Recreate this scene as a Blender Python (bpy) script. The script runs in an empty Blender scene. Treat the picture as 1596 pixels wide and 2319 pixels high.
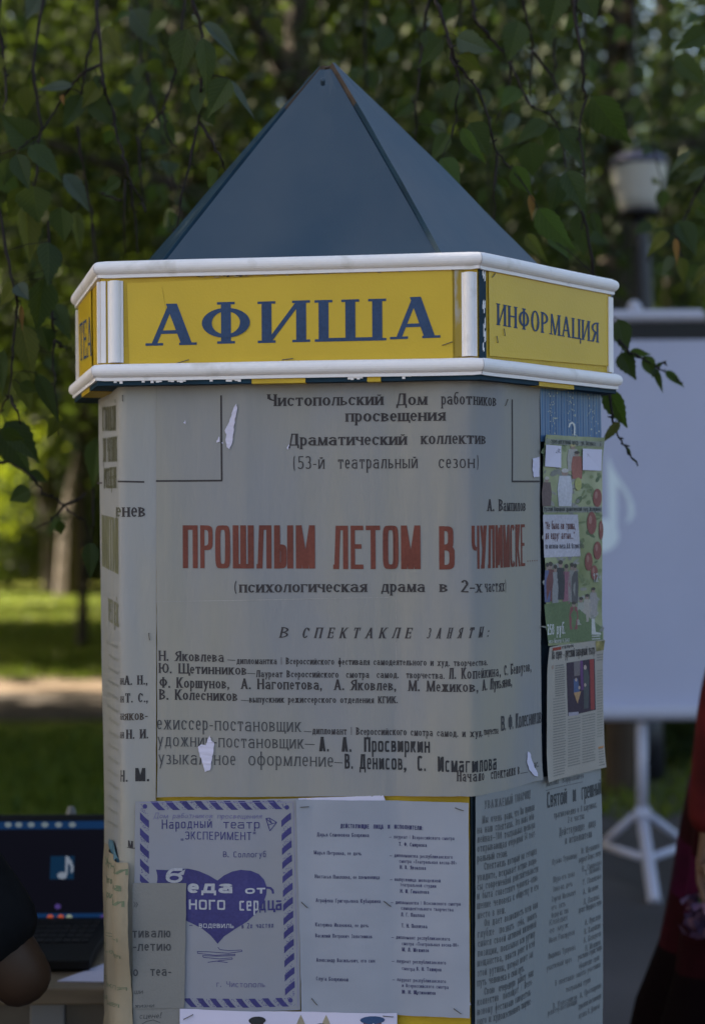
import bpy, bmesh, math, random
from mathutils import Vector, Matrix, noise
R = math.radians
rnd = random.Random(7)
S = bpy.context.scene
COL = S.collection

# ------------------------------------------------------------------ camera, sky, sun, exposure
FPX, CX, YH, ROLL = 3325.0, 798.0, 1169.0, -0.006     # focal length and optical axis in 1596 x 2318 photo pixels
CAMZ = 1.5
cam = bpy.data.cameras.new("Camera"); cam_o = bpy.data.objects.new("Camera", cam); COL.objects.link(cam_o)
cam.sensor_fit = 'VERTICAL'; cam.sensor_height = 34.86; cam.lens = 34.86 * FPX / 2318.0
cam.shift_y = (YH - 1159.0) / 2318.0
cam_o.matrix_world = Matrix.Translation((0, 0, CAMZ)) @ Matrix.Rotation(R(90), 4, 'X') @ Matrix.Rotation(ROLL, 4, 'Z')
cam.clip_start = 0.05; cam.clip_end = 2000
cam.dof.use_dof = True; cam.dof.focus_distance = 2.06; cam.dof.aperture_fstop = 2.6
S.camera = cam_o
SUN_EL, SUN_B = R(31), R(14)          # sun low on the left and a little behind the scene
SUN_DIR = Vector((-math.cos(SUN_EL) * math.cos(SUN_B), math.cos(SUN_EL) * math.sin(SUN_B), math.sin(SUN_EL)))
W_ = bpy.data.worlds.new("World"); S.world = W_; W_.use_nodes = True
nt = W_.node_tree; sky = nt.nodes.new("ShaderNodeTexSky"); sky.sky_type = 'NISHITA'; sky.sun_disc = False
sky.sun_elevation = SUN_EL; sky.dust_density = 4.0; sky.ozone_density = 0.4; sky.sun_rotation = math.atan2(SUN_DIR.x, SUN_DIR.y)
nt.links.new(sky.outputs[0], nt.nodes["Background"].inputs[0]); nt.nodes["Background"].inputs[1].default_value = 0.05
sl = bpy.data.lights.new("sun", 'SUN'); sl.energy = 4.2; sl.angle = R(0.5); sl.color = (1.0, 0.86, 0.66)
so = bpy.data.objects.new("sun", sl); COL.objects.link(so); so.rotation_euler = SUN_DIR.to_track_quat('Z', 'Y').to_euler()
S.view_settings.view_transform = 'Standard'; S.view_settings.look = 'None'
S.view_settings.exposure = 2.92; S.view_settings.gamma = 1.0; S.view_settings.use_curve_mapping = False
S.cycles.use_denoising = True
S.cycles.max_bounces = 8; S.cycles.transparent_max_bounces = 4

def ray(x, y):
    dx, dy = x - CX, y - YH; c, s = math.cos(ROLL), math.sin(ROLL)
    return (dx * c + dy * s) / FPX, -(-dx * s + dy * c) / FPX      # X/Y and Z/Y
def at(x, y, Y):
    a, b = ray(x, y); return Vector((a * Y, Y, CAMZ + b * Y))
def lin(*c):
    return tuple(((v / 255.0) / 12.92 if v / 255.0 <= 0.04045 else ((v / 255.0 + 0.055) / 1.055) ** 2.4) for v in c)

# ------------------------------------------------------------------ materials
MATS = {}
def mat(name, col, rough=0.6, var=0.0, scale=8.0, bump=0.0, bscale=60.0, col2=None, spec=0.4, metal=0.0, stretch=None, detail=4.0, thr=None):
    if name in MATS: return MATS[name]
    m = bpy.data.materials.new(name); m.use_nodes = True; n = m.node_tree.nodes; L = m.node_tree.links
    b = n["Principled BSDF"]; b.inputs["Roughness"].default_value = rough; b.inputs["Metallic"].default_value = metal
    b.inputs["Specular IOR Level"].default_value = spec; b.inputs["Base Color"].default_value = (*col, 1)
    tc = n.new("ShaderNodeTexCoord"); mp = n.new("ShaderNodeMapping"); L.new(tc.outputs["Object"], mp.inputs[0])
    if stretch: mp.inputs["Scale"].default_value = stretch
    if var or col2:
        t = n.new("ShaderNodeTexNoise"); t.inputs["Scale"].default_value = scale; t.inputs["Detail"].default_value = detail
        L.new(mp.outputs[0], t.inputs["Vector"]); r = n.new("ShaderNodeValToRGB"); L.new(t.outputs["Fac"], r.inputs[0])
        lo, hi = thr or (0.3, 0.7)
        r.color_ramp.elements[0].position = lo; r.color_ramp.elements[1].position = hi
        r.color_ramp.elements[0].color = (*[v * (1 - var) for v in col], 1)
        c2 = col2 or [min(1, v * (1 + var)) for v in col]; r.color_ramp.elements[1].color = (*c2, 1)
        L.new(r.outputs[0], b.inputs["Base Color"])
    if bump:
        t2 = n.new("ShaderNodeTexNoise"); t2.inputs["Scale"].default_value = bscale; t2.inputs["Detail"].default_value = 5
        L.new(mp.outputs[0], t2.inputs["Vector"]); bp = n.new("ShaderNodeBump"); bp.inputs["Strength"].default_value = bump
        bp.inputs["Distance"].default_value = 0.004; L.new(t2.outputs["Fac"], bp.inputs["Height"]); L.new(bp.outputs[0], b.inputs["Normal"])
    MATS[name] = m; return m
def ink_mat():
    m = bpy.data.materials.new("printed_ink"); m.use_nodes = True; n = m.node_tree.nodes; L = m.node_tree.links
    b = n["Principled BSDF"]; b.inputs["Roughness"].default_value = 0.7; b.inputs["Specular IOR Level"].default_value = 0.25
    a = n.new("ShaderNodeAttribute"); a.attribute_name = "Col"
    t = n.new("ShaderNodeTexNoise"); t.inputs["Scale"].default_value = 260; t.inputs["Detail"].default_value = 3
    tc = n.new("ShaderNodeTexCoord"); L.new(tc.outputs["Object"], t.inputs["Vector"])
    t2 = n.new("ShaderNodeTexNoise"); t2.inputs["Scale"].default_value = 14; L.new(tc.outputs["Object"], t2.inputs["Vector"])
    ad = n.new("ShaderNodeMath"); ad.operation = 'ADD'; L.new(t.outputs["Fac"], ad.inputs[0]); L.new(t2.outputs["Fac"], ad.inputs[1])
    mr = n.new("ShaderNodeMapRange"); mr.inputs["From Min"].default_value = 0.7; mr.inputs["From Max"].default_value = 1.35
    mr.inputs["To Min"].default_value = 0.86; mr.inputs["To Max"].default_value = 1.25; L.new(ad.outputs[0], mr.inputs["Value"])
    mx = n.new("ShaderNodeVectorMath"); mx.operation = 'SCALE'; L.new(a.outputs["Color"], mx.inputs[0]); L.new(mr.outputs[0], mx.inputs["Scale"])
    L.new(mx.outputs[0], b.inputs["Base Color"]); return m
INK = ink_mat()
def leaf_mat(name, c1, c2, trans=0.35, veins=True, tcol=None):
    m = bpy.data.materials.new(name); m.use_nodes = True; n = m.node_tree.nodes; L = m.node_tree.links
    b = n["Principled BSDF"]; b.inputs["Roughness"].default_value = 0.55; b.inputs["Specular IOR Level"].default_value = 0.2
    g = n.new("ShaderNodeNewGeometry"); r = n.new("ShaderNodeValToRGB"); L.new(g.outputs["Random Per Island"], r.inputs[0])
    r.color_ramp.elements[0].color = (*c1, 1); r.color_ramp.elements[1].color = (*c2, 1)
    src = r.outputs[0]
    if veins:
        uv = n.new("ShaderNodeUVMap"); uv.uv_map = "UVMap"; sp = n.new("ShaderNodeSeparateXYZ"); L.new(uv.outputs[0], sp.inputs[0])
        ab = n.new("ShaderNodeMath"); ab.operation = 'ABSOLUTE'; L.new(sp.outputs[0], ab.inputs[0])
        ml = n.new("ShaderNodeMath"); ml.operation = 'MULTIPLY_ADD'; L.new(ab.outputs[0], ml.inputs[0]); ml.inputs[1].default_value = -0.35; L.new(sp.outputs[1], ml.inputs[2])
        w = n.new("ShaderNodeMath"); w.operation = 'MULTIPLY'; w.inputs[1].default_value = 52.0; L.new(ml.outputs[0], w.inputs[0])
        sn = n.new("ShaderNodeMath"); sn.operation = 'SINE'; L.new(w.outputs[0], sn.inputs[0])
        gt = n.new("ShaderNodeMapRange"); gt.inputs["From Min"].default_value = 0.55; gt.inputs["From Max"].default_value = 1.0; L.new(sn.outputs[0], gt.inputs["Value"])
        mid = n.new("ShaderNodeMapRange"); mid.inputs["From Min"].default_value = 0.07; mid.inputs["From Max"].default_value = 0.0; L.new(ab.outputs[0], mid.inputs["Value"])
        mxx = n.new("ShaderNodeMath"); mxx.operation = 'MAXIMUM'; L.new(gt.outputs[0], mxx.inputs[0]); L.new(mid.outputs[0], mxx.inputs[1])
        mm = n.new("ShaderNodeMix"); mm.data_type = 'RGBA'; mm.inputs["B"].default_value = (min(1, c2[0] * 1.7), min(1, c2[1] * 1.5), c2[2] * 1.5, 1)
        sc = n.new("ShaderNodeMath"); sc.operation = 'MULTIPLY'; sc.inputs[1].default_value = 0.45; L.new(mxx.outputs[0], sc.inputs[0])
        L.new(sc.outputs[0], mm.inputs["Factor"]); L.new(src, mm.inputs["A"]); src = mm.outputs["Result"]
        bp = n.new("ShaderNodeBump"); bp.inputs["Strength"].default_value = 0.5; bp.inputs["Distance"].default_value = 0.002; bp.invert = True
        L.new(mxx.outputs[0], bp.inputs["Height"]); L.new(bp.outputs[0], b.inputs["Normal"])
    L.new(src, b.inputs["Base Color"])
    tr = n.new("ShaderNodeBsdfTranslucent"); mt = n.new("ShaderNodeMixShader"); mt.inputs[0].default_value = trans
    hs = n.new("ShaderNodeMix"); hs.data_type = 'RGBA'; hs.inputs["Factor"].default_value = 0.75; L.new(src, hs.inputs["A"]); hs.inputs["B"].default_value = (*(tcol or (0.17, 0.26, 0.03)), 1)
    L.new(hs.outputs["Result"], tr.inputs[0]); L.new(b.outputs[0], mt.inputs[1]); L.new(tr.outputs[0], mt.inputs[2])
    L.new(mt.outputs[0], n["Material Output"].inputs[0]); MATS[name] = m; return m

# ------------------------------------------------------------------ object helpers
def tag(o, label=None, cat=None, group=None, kind=None):
    if label: o["label"] = label
    if cat: o["category"] = cat
    if group: o["group"] = group
    if kind: o["kind"] = kind
    return o
def empty(name, loc=(0, 0, 0), label=None, cat=None, group=None):
    o = bpy.data.objects.new(name, None); o.location = loc; COL.objects.link(o); o.empty_display_size = 0.1
    return tag(o, label, cat, group)
def link(name, me, mats, parent=None, smooth=False):
    o = bpy.data.objects.new(name, me); COL.objects.link(o)
    for m in (mats if isinstance(mats, (list, tuple)) else [mats]): me.materials.append(m)
    if smooth:
        for p in me.polygons: p.use_smooth = True
    if parent is not None:
        o.parent = parent; o.matrix_parent_inverse = Matrix.Translation(-Vector(parent.location))
    return o
class MB:
    def __init__(s): s.v = []; s.f = []; s.mi = []; s.cur = 0; s.c = []; s.uv = {}
    def face(s, pts, col=None):
        i = len(s.v); s.v += [tuple(p) for p in pts]; s.f.append(tuple(range(i, i + len(pts)))); s.mi.append(s.cur); s.c.append(col)
    def box(s, lo, hi, M=None):
        x0, y0, z0 = lo; x1, y1, z1 = hi
        c = [Vector(p) for p in ((x0,y0,z0),(x1,y0,z0),(x1,y1,z0),(x0,y1,z0),(x0,y0,z1),(x1,y0,z1),(x1,y1,z1),(x0,y1,z1))]
        if M: c = [M @ p for p in c]
        i = len(s.v); s.v += [tuple(p) for p in c]
        for q in ((3,2,1,0),(4,5,6,7),(0,1,5,4),(1,2,6,5),(2,3,7,6),(3,0,4,7)):
            s.f.append(tuple(i + k for k in q)); s.mi.append(s.cur); s.c.append(None)
    def tube(s, pts, rad, n=8, cap=True, flat=1.0):
        pts = [Vector(p) for p in pts]; rad = rad if isinstance(rad, (list, tuple)) else [rad] * len(pts)
        i0 = len(s.v); up = None
        for k, p in enumerate(pts):
            d = (pts[min(k + 1, len(pts) - 1)] - pts[max(k - 1, 0)]).normalized()
            if up is None: up = d.orthogonal().normalized()
            a = (up - d * up.dot(d)).normalized(); b = d.cross(a); up = a
            for j in range(n):
                t = 2 * math.pi * j / n; s.v.append(tuple(p + (a * math.cos(t) + b * math.sin(t) * flat) * rad[k]))
        for k in range(len(pts) - 1):
            for j in range(n):
                q = (i0 + k * n + j, i0 + k * n + (j + 1) % n, i0 + (k + 1) * n + (j + 1) % n, i0 + (k + 1) * n + j)
                s.f.append(q); s.mi.append(s.cur); s.c.append(None)
        if cap:
            s.f.append(tuple(i0 + j for j in reversed(range(n)))); s.mi.append(s.cur); s.c.append(None)
            e = i0 + (len(pts) - 1) * n; s.f.append(tuple(e + j for j in range(n))); s.mi.append(s.cur); s.c.append(None)
    def rings(s, rings, closed_ends=True):
        n = len(rings[0]); i0 = len(s.v)
        for r in rings: s.v += [tuple(p) for p in r]
        for k in range(len(rings) - 1):
            for j in range(n):
                s.f.append((i0 + k * n + j, i0 + k * n + (j + 1) % n, i0 + (k + 1) * n + (j + 1) % n, i0 + (k + 1) * n + j)); s.mi.append(s.cur); s.c.append(None)
        if closed_ends:
            s.f.append(tuple(i0 + j for j in reversed(range(n)))); s.mi.append(s.cur); s.c.append(None)
            e = i0 + (len(rings) - 1) * n; s.f.append(tuple(e + j for j in range(n))); s.mi.append(s.cur); s.c.append(None)
    def mesh(s, name, origin=(0, 0, 0)):
        me = bpy.data.meshes.new(name); o = Vector(origin)
        me.from_pydata([tuple(Vector(v) - o) for v in s.v], [], s.f); me.polygons.foreach_set("material_index", s.mi)
        if any(c is not None for c in s.c):
            at_ = me.color_attributes.new("Col", 'FLOAT_COLOR', 'CORNER'); buf = []
            for p, c in zip(me.polygons, s.c):
                buf += list((*(c or (0.5, 0.5, 0.5)), 1.0)) * p.loop_total
            at_.data.foreach_set("color", buf)
        if s.uv:
            uvl = me.uv_layers.new(name="UVMap"); buf = []
            for l in me.loops: buf += list(s.uv.get(l.vertex_index, (0.9, 0.5)))
            uvl.data.foreach_set("uv", buf)
        me.update(); return me
    def build(s, name, mats, parent=None, smooth=False):
        # geometry is written in world metres; the object's origin sits on its parent
        org = parent.location if parent is not None else (0, 0, 0)
        me = s.mesh(name, org)
        o = bpy.data.objects.new(name, me); COL.objects.link(o)
        for m in (mats if isinstance(mats, (list, tuple)) else [mats]): me.materials.append(m)
        if smooth:
            for p in me.polygons: p.use_smooth = True
        if parent is not None: o.parent = parent
        return o
def bevel(o, w=0.002, seg=2):
    m = o.modifiers.new("bevel", 'BEVEL'); m.width = w; m.segments = seg; m.limit_method = 'ANGLE'; return o

# ------------------------------------------------------------------ lettering: every glyph is built from stems, bars, bowls and diagonals
WID = {'А':.8,'Б':.66,'В':.68,'Г':.6,'Д':.8,'Е':.62,'Ж':1.05,'З':.6,'И':.78,'Й':.78,'К':.72,'Л':.74,'М':.95,'Н':.76,'О':.76,'П':.76,'Р':.64,'С':.68,'Т':.7,'У':.72,'Ф':.92,'Х':.76,'Ц':.78,'Ч':.7,'Ш':1.06,'Щ':1.08,'Ъ':.8,'Ы':.95,'Ь':.64,'Э':.68,'Ю':1.06,'Я':.7,
       'I':.26,'.':.2,',':.2,':':.2,'!':.24,'-':.36,'—':.9,'–':.6,'(':.3,')':.3,'«':.5,'»':.5,'"':.36,'„':.36,'“':.36,'+':.5,' ':.5,'_':.55,'1':.42}
def gwid(ch, st):
    if ch in WID: return WID[ch]
    if ch.isdigit(): return .58
    u = ch.upper()
    return WID.get(u, .6) * st['xh'] * (1.12 if u not in 'ФЖШЩЮ' else 1.05)
def glyph(ch, w, st):
    W, h, s, t, n = st['W'], st['h'], st['s'], st['t'], st['n']
    low = ch.islower(); H = st['xh'] if low else 1.0
    if low: W = W * .92
    u = ch.upper(); Q = []; seg = st['seg']
    def rect(x0, y0, x1, y1): Q.append([(x0, y0), (x1, y0), (x1, y1), (x0, y1)])
    def stem(xf, y0=0., y1=1., feet='aA'):
        x = xf * (w - W); rect(x, y0 * H, x + W, y1 * H)
        if s:
            if 'a' in feet: rect(x - s, y0 * H, x + W + s, y0 * H + t)
            if 'A' in feet: rect(x - s, y1 * H - t, x + W + s, y1 * H)
    def bar(x0, x1, y): # y: centre as fraction of height, kept inside
        yc = min(max(y * H, h / 2), H - h / 2); rect(x0 * w, yc - h / 2, x1 * w, yc + h / 2)
    def diag(x0, y0, x1, y1, th):
        a = th * math.hypot(1, (x1 - x0) * w / max(1e-3, abs(y1 - y0) * H)) * .95
        X0, X1 = x0 * (w - a), x1 * (w - a); Q.append([(X0, y0 * H), (X0 + a, y0 * H), (X1 + a, y1 * H), (X1, y1 * H)])
    def foot(xc, y, up=False):
        if s: rect(xc * w - W * .5 - s, (y * H - t) if up else y * H, xc * w + W * .5 + s, y * H if up else y * H + t)
    def ring(x0, x1, y0, y1, a0=0, a1=360, k=None, v=None):
        k = W if k is None else k; v = h if v is None else v
        cx, cy, rx, ry = (x0 + x1) / 2 * w, (y0 + y1) / 2 * H, (x1 - x0) / 2 * w, (y1 - y0) / 2 * H
        N = max(4, int(seg * abs(a1 - a0) / 360)); P = []
        for i in range(N + 1):
            a = R(a0 + (a1 - a0) * i / N); c, d = math.cos(a), math.sin(a)
            ec, ed = math.copysign(abs(c) ** (2 / n), c), math.copysign(abs(d) ** (2 / n), d)
            P.append(((cx + rx * ec, cy + ry * ed), (cx + max(rx - k, .01) * ec, cy + max(ry - v, .01) * ed)))
        for i in range(N): Q.append([P[i][0], P[i + 1][0], P[i + 1][1], P[i][1]])
    def half(y0, y1, x1=1., left=False):   # bowl on a stem
        if not left: ring(-x1 + 2 * W / w * .35, x1, y0, y1, -90, 90)
        else: ring(1 - x1, 1 + x1 - 2 * W / w * .35, y0, y1, 90, 270)
    def drop(x0, y0, y1, th=None):
        rect(x0 - (th or h), y0, x0, y1)
    def breve():
        ring(.25, .75, 1.08, 1.4, 180, 360, h, h)
    if ch == ' ': return Q
    if ch == 'а':
        stem(.92, 0, .7, 'a'); ring(0.02, .98, .38, 1., 20, 165); ring(0, 1.0, 0, .6, 75, 300); bar(.35, .85, .58)
    elif ch == 'е':
        ring(0, 1, 0, 1, 0, 318); bar(.1, .97, .52)
    elif ch == 'б':
        ring(0, 1, 0, 1.); ring(0, 1.1, -.2, 1.5, 90, 180); rect(.5 * w, 1.5 * H - h * 1.1, 1.0 * w, 1.5 * H)
    elif ch == 'р':
        stem(0, -.45, 1, 'aA'); ring(0, 1, 0, 1)
    elif ch == 'у':
        diag(.62, .0, 0, 1, W); diag(.2, -.45, 1, 1, h * 1.2); foot(.12, 1, True); foot(.9, 1, True)
    elif ch == 'ф':
        stem(.5, -.45, 1.45, 'aA'); ring(0, 1, 0, 1)
    elif u == 'А':
        diag(.02, 0, .5, 1, h * 1.5); diag(.98, 0, .5, 1, W * 1.05); bar(.2, .8, .32); foot(.1, 0); foot(.88, 0)
    elif u == 'Б': stem(0); bar(0, .95, 1); half(0, .58); drop(.95 * w, .78 * H, H)
    elif u == 'В': stem(0); half(0, .55); half(.47, 1, .92)
    elif u == 'Г':
        stem(0); bar(0, 1, 1)
        if s: drop(w, .72 * H, H)
    elif u == 'Д':
        bar(0, 1, 0); drop(W * .6, -.22 * H, h, W * .6); drop(w, -.22 * H, h, W * .6); stem(.88, 0, 1, '')
        diag(.12, .04, .34, 1, h * 1.3 if s else W); bar(.28, .92, 1)
    elif u == 'Е':
        stem(0); bar(0, 1, 1); bar(0, .85, .52); bar(0, 1, 0)
        if s: drop(w, .76 * H, H); drop(w, 0, .26 * H); drop(.85 * w, .4 * H, .64 * H)
    elif u == 'Ж': stem(.5); diag(.0, 0, .42, .55, W * .9); diag(1., 0, .58, .55, W * .9); diag(.42, .45, .03, 1, h * 1.3); diag(.58, .45, .97, 1, h * 1.3); foot(.05, 0); foot(.95, 0)
    elif u == 'З' or ch == '3': ring(-.1, 1, 0, .55, -145, 90); ring(-.05, .94, .46, 1, -90, 145)
    elif u in 'ИЙ':
        stem(0); stem(1); diag(.14, .06, .86, .94, h * 1.25)
        if u == 'Й': breve()
    elif u == 'К': stem(0); diag(1., 0, .3, .58, W * .95); diag(.22, .42, .95, 1, h * 1.4); foot(.93, 0); foot(.9, 1, True)
    elif u == 'Л':
        stem(1); bar(.2, 1, 1)
        if n > 3: diag(.1, .0, .26, 1, W); rect(0, 0, .2 * w, h)
        else: diag(.06, 0, .32, 1, h * 1.4 if s else W); rect(0, 0, .18 * w, max(h, W * .6))
    elif u == 'М':
        if s: stem(1); diag(.06, 0, .1, 1, h * 1.3); diag(.5, 0, .08, 1, W * .9); diag(.5, 0, .92, 1, h * 1.2); foot(.08, 0)
        else: stem(0); stem(1); diag(.5, .0, .0, 1, W); diag(.5, .0, 1., 1, W)
    elif u == 'Н': stem(0); stem(1); bar(.05, .95, .52)
    elif u == 'О' or ch == '0': ring(0, 1, 0, 1)
    elif u == 'П': stem(0); stem(1); bar(0, 1, 1)
    elif u == 'Р': stem(0); half(.42, 1)
    elif u == 'С':
        ring(0, 1, 0, 1, 38, 322)
        if s: drop(.97 * w, .66 * H, .92 * H)
    elif u == 'Т':
        stem(.5, 0, 1, 'a'); bar(0, 1, 1)
        if s: drop(h, .72 * H, H); drop(w, .72 * H, H)
    elif u == 'У': diag(.6, .25, 0, 1, W); diag(.22, 0, 1, 1, h * 1.3); rect(.08 * w, 0, .35 * w, h); foot(.1, 1, True); foot(.92, 1, True)
    elif u == 'Ф': stem(.5); ring(0, 1, .14, .86)
    elif u == 'Х': diag(1, 0, 0, 1, W * .95); diag(0, 0, 1, 1, h * 1.3); foot(.1, 0); foot(.9, 0); foot(.1, 1, True); foot(.9, 1, True)
    elif u in 'ЦЩШ':
        stem(0); stem(1)
        if u in 'ШЩ': stem(.5)
        bar(0, 1, 0)
        if u in 'ЦЩ': drop(1. * w + h, -.2 * H, h, h * 1.3)
    elif u == 'Ч': stem(1); stem(0, .6, 1, 'A'); ring(0, 1.7, .42, 1.1, 180, 265)
    elif u in 'ЬЪ': stem(0); half(0, .56)
    elif u == 'Ы': 
        stem(1); x = w; w = w * .66; stem(0); half(0, .56); w = x
    elif u == 'Э': ring(0, 1, 0, 1, -142, 142); bar(.4, .95, .5)
    elif u == 'Ю': stem(0); bar(.05, .4, .5); ring(.32, 1, 0, 1)
    elif u == 'Я': stem(1); half(.44, 1, left=True); diag(.02, 0, .6, .5, W * .9); foot(.05, 0)
    elif ch in '.': rect(0, 0, min(w, .17), .17)
    elif ch == ',': rect(0, 0, .16, .17); Q.append([(.06, 0), (.16, 0), (.06, -.16), (.0, -.14)])
    elif ch == ':': rect(0, 0, .15, .15); rect(0, .45, .15, .6)
    elif ch == '!': rect(.02, 0, .17, .15); Q.append([(.06, .24), (.13, .24), (.17, 1), (.02, 1)])
    elif ch in '-—–': rect(0, .3, w, .3 + max(h, .07))
    elif ch == '_': rect(0, -.02, w, .03)
    elif ch == '(': ring(0, 1.6, -.2, 1.1, 115, 245, h, h)
    elif ch == ')': ring(-.6, 1, -.2, 1.1, -65, 65, h, h)
    elif ch in '«»':
        for q in (0, .45):
            if ch == '«': Q.append([(q * w + .0, .35), (q * w + .07, .35), (q * w + .25, .62), (q * w + .18, .62)]); Q.append([(q * w, .35), (q * w + .07, .35), (q * w + .25, .08), (q * w + .18, .08)])
            else: Q.append([(q * w + .18, .35), (q * w + .25, .35), (q * w + .07, .62), (q * w, .62)]); Q.append([(q * w + .18, .35), (q * w + .25, .35), (q * w + .07, .08), (q * w, .08)])
    elif ch in '"“': rect(0, .72, .1, 1); rect(.2, .72, .3, 1)
    elif ch == '„': rect(0, -.15, .1, .12); rect(.2, -.15, .3, .12)
    elif ch == '+': rect(0, .45, w, .45 + h); rect(w / 2 - h / 2, .45 - w / 2 + h / 2, w / 2 + h / 2, .45 + w / 2 + h / 2)
    elif ch in 'I': stem(.5)
    elif ch == '1': stem(.8, 0, 1, 'a'); diag(.0, .72, .8, 1., h * 1.2)
    elif ch == '2': ring(0, 1, .42, 1, -25, 165); diag(.0, .06, .95, .6, h * 1.4); bar(0, 1, 0)
    elif ch == '4': stem(.8, 0, 1, 'a'); diag(0, .3, .7, 1, h * 1.2); bar(0, 1, .28)
    elif ch == '5': bar(.1, .95, 1); drop(.1 * w + h, .5, 1); ring(-.15, 1, 0, .62, -145, 110)
    elif ch == '8': ring(0, 1, 0, .55); ring(.06, .94, .47, 1)
    elif ch == '9' or ch == '6': ring(0, 1, .4, 1); ring(0, 1, 0, 1, -130, 20)
    else: ring(0, 1, 0, 1)
    return Q
def style(W=.24, h=.095, s=.05, t=.06, n=2.0, xh=.70, gap=.10, slant=0., seg=16, cw=None): return dict(W=W, h=h, s=s, t=t, n=n, xh=xh, gap=gap, slant=slant, seg=seg, cw=cw)
SERIF = style(); SERIF_BIG = style(W=.24, h=.085, s=.095, t=.06, gap=.35, seg=40)
SERIF_SM = style(W=.18, h=.11, s=.03, t=.06, seg=8, gap=.10)
ITAL = style(W=.17, h=.08, s=.05, t=.05, gap=.62, slant=.24)
LIGHT = style(W=.1, h=.08, s=.03, t=.04, n=2.4, xh=.72, gap=.15)
COND = style(W=.2, h=.15, s=0, t=0, n=4, xh=.76, gap=.1)
RED = style(W=.14, h=.105, s=0, t=0, n=5, xh=.76, gap=.06, seg=24)
SANS = style(W=.155, h=.13, s=0, t=0, n=2.2, xh=.72, gap=.13, seg=9)
SANSB = style(W=.24, h=.2, s=0, t=0, n=2.2, xh=.72, gap=.12, seg=9)
BLOCK = style(W=.16, h=.14, s=0, t=0, n=6, xh=.8, gap=.16, seg=12)
HAND = style(W=.09, h=.08, s=0, t=0, n=2, xh=.62, gap=.16, slant=.2, seg=8)
def layout(text, st, width):
    """convex pieces in cap-height units, fitted to the wanted width by letter proportion, not by stretching strokes"""
    ws = [gwid(c, st) for c in text]; fixed = st['gap'] * (len(text) - 1)
    cw = (width - fixed) / max(1e-6, sum(ws)); g = st['gap']
    if cw < .45: g = st['gap'] * .4; cw = max(.2, (width - g * (len(text) - 1)) / sum(ws))
    x = 0; out = []
    for c, wd in zip(text, ws):
        wl = wd * cw; s2 = dict(st); s2['W'] = min(st['W'], wl * .34); s2['s'] = min(st['s'], wl * .12); s2['h'] = min(st['h'], wl * .4)
        for k, q in enumerate(glyph(c, wl, s2)):
            out.append(([(x + a + b * st['slant'], b) for a, b in q], k))
        x += wl + g
    return out

# ------------------------------------------------------------------ unrolled faces of the kiosk: u runs round the faces, v is height
from mathutils.geometry import tessellate_polygon
class Profile:
    def __init__(s, pts):
        s.p = [Vector((a, b)) for a, b in pts]; s.cum = [0.0]
        for a, b in zip(s.p, s.p[1:]): s.cum.append(s.cum[-1] + (b - a).length)
        s.sn = []
        for a, b in zip(s.p, s.p[1:]):
            d = (b - a).normalized(); s.sn.append(Vector((d.y, -d.x)))
        s.vn = [s.sn[0]] + [(a + b).normalized() for a, b in zip(s.sn, s.sn[1:])] + [s.sn[-1]]
        s.wave = 0.0
    def px(s, x, y):
        a, b = ray(x, y); best = None
        for i, (p, q) in enumerate(zip(s.p, s.p[1:])):
            d = q - p; den = d.x - a * d.y
            if abs(den) < 1e-9: continue
            t = (a * p.y - p.x) / den; lo = -1e9 if i == 0 else -1e-6; hi = 1e9 if i == len(s.p) - 2 else 1 + 1e-6
            if lo <= t <= hi:
                Y = p.y + t * d.y
                if best is None or (0 < Y < best[2]): best = (s.cum[i] + t * d.length, CAMZ + b * Y, Y)
        return best
    def P(s, u, v, off):
        i = 0
        while i < len(s.p) - 2 and u > s.cum[i + 1]: i += 1
        L = s.cum[i + 1] - s.cum[i]; t = (u - s.cum[i]) / L
        p = s.p[i].lerp(s.p[i + 1], t); tt = min(1, max(0, t)); n = s.vn[i].lerp(s.vn[i + 1], tt)
        if s.wave:
            off = off + s.wave * (noise.noise((u * 7, v * 3.2, 3.1)) + .4 * noise.noise((u * 19, v * 9, 8.7)) + .10 * abs(noise.noise((u * 34, v * 21, 1.7))))
            for uf, am, w in FOLDS: off += am * math.exp(-abs(u - uf) / w)
        q = p + n * off; return Vector((q.x, q.y, v))
def round_corner(a, b, c, r, n=5):
    a, b, c = Vector(a), Vector(b), Vector(c); p = b + (a - b).normalized() * r; q = b + (c - b).normalized() * r
    return [tuple((1 - t) ** 2 * p + 2 * t * (1 - t) * b + t * t * q) for t in [k / n for k in range(n + 1)]]
bLF, bRF, bRM, bRB = (-.3288, 2.09), (.1636, 2.03), (.2073, 2.0642), (.3822, 2.2726)
_a = math.radians(106.6); bLB = (bLF[0] + .25 * math.cos(_a), bLF[1] + .25 * math.sin(_a))
BODY = Profile([bLB] + round_corner(bLB, bLF, bRF, .012) + round_corner(bLF, bRF, bRM, .006, 3) + [bRM, bRB])
BODY.wave = .0026
FOLDS = [(BODY.px(895, 1300)[0], -.0044, .020), (BODY.px(560, 1300)[0], .0030, .03), (BODY.px(700, 1300)[0], -.0016, .03), (BODY.px(1010, 1300)[0], .0022, .025), (BODY.px(430, 1300)[0], -.0016, .02)]

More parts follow.
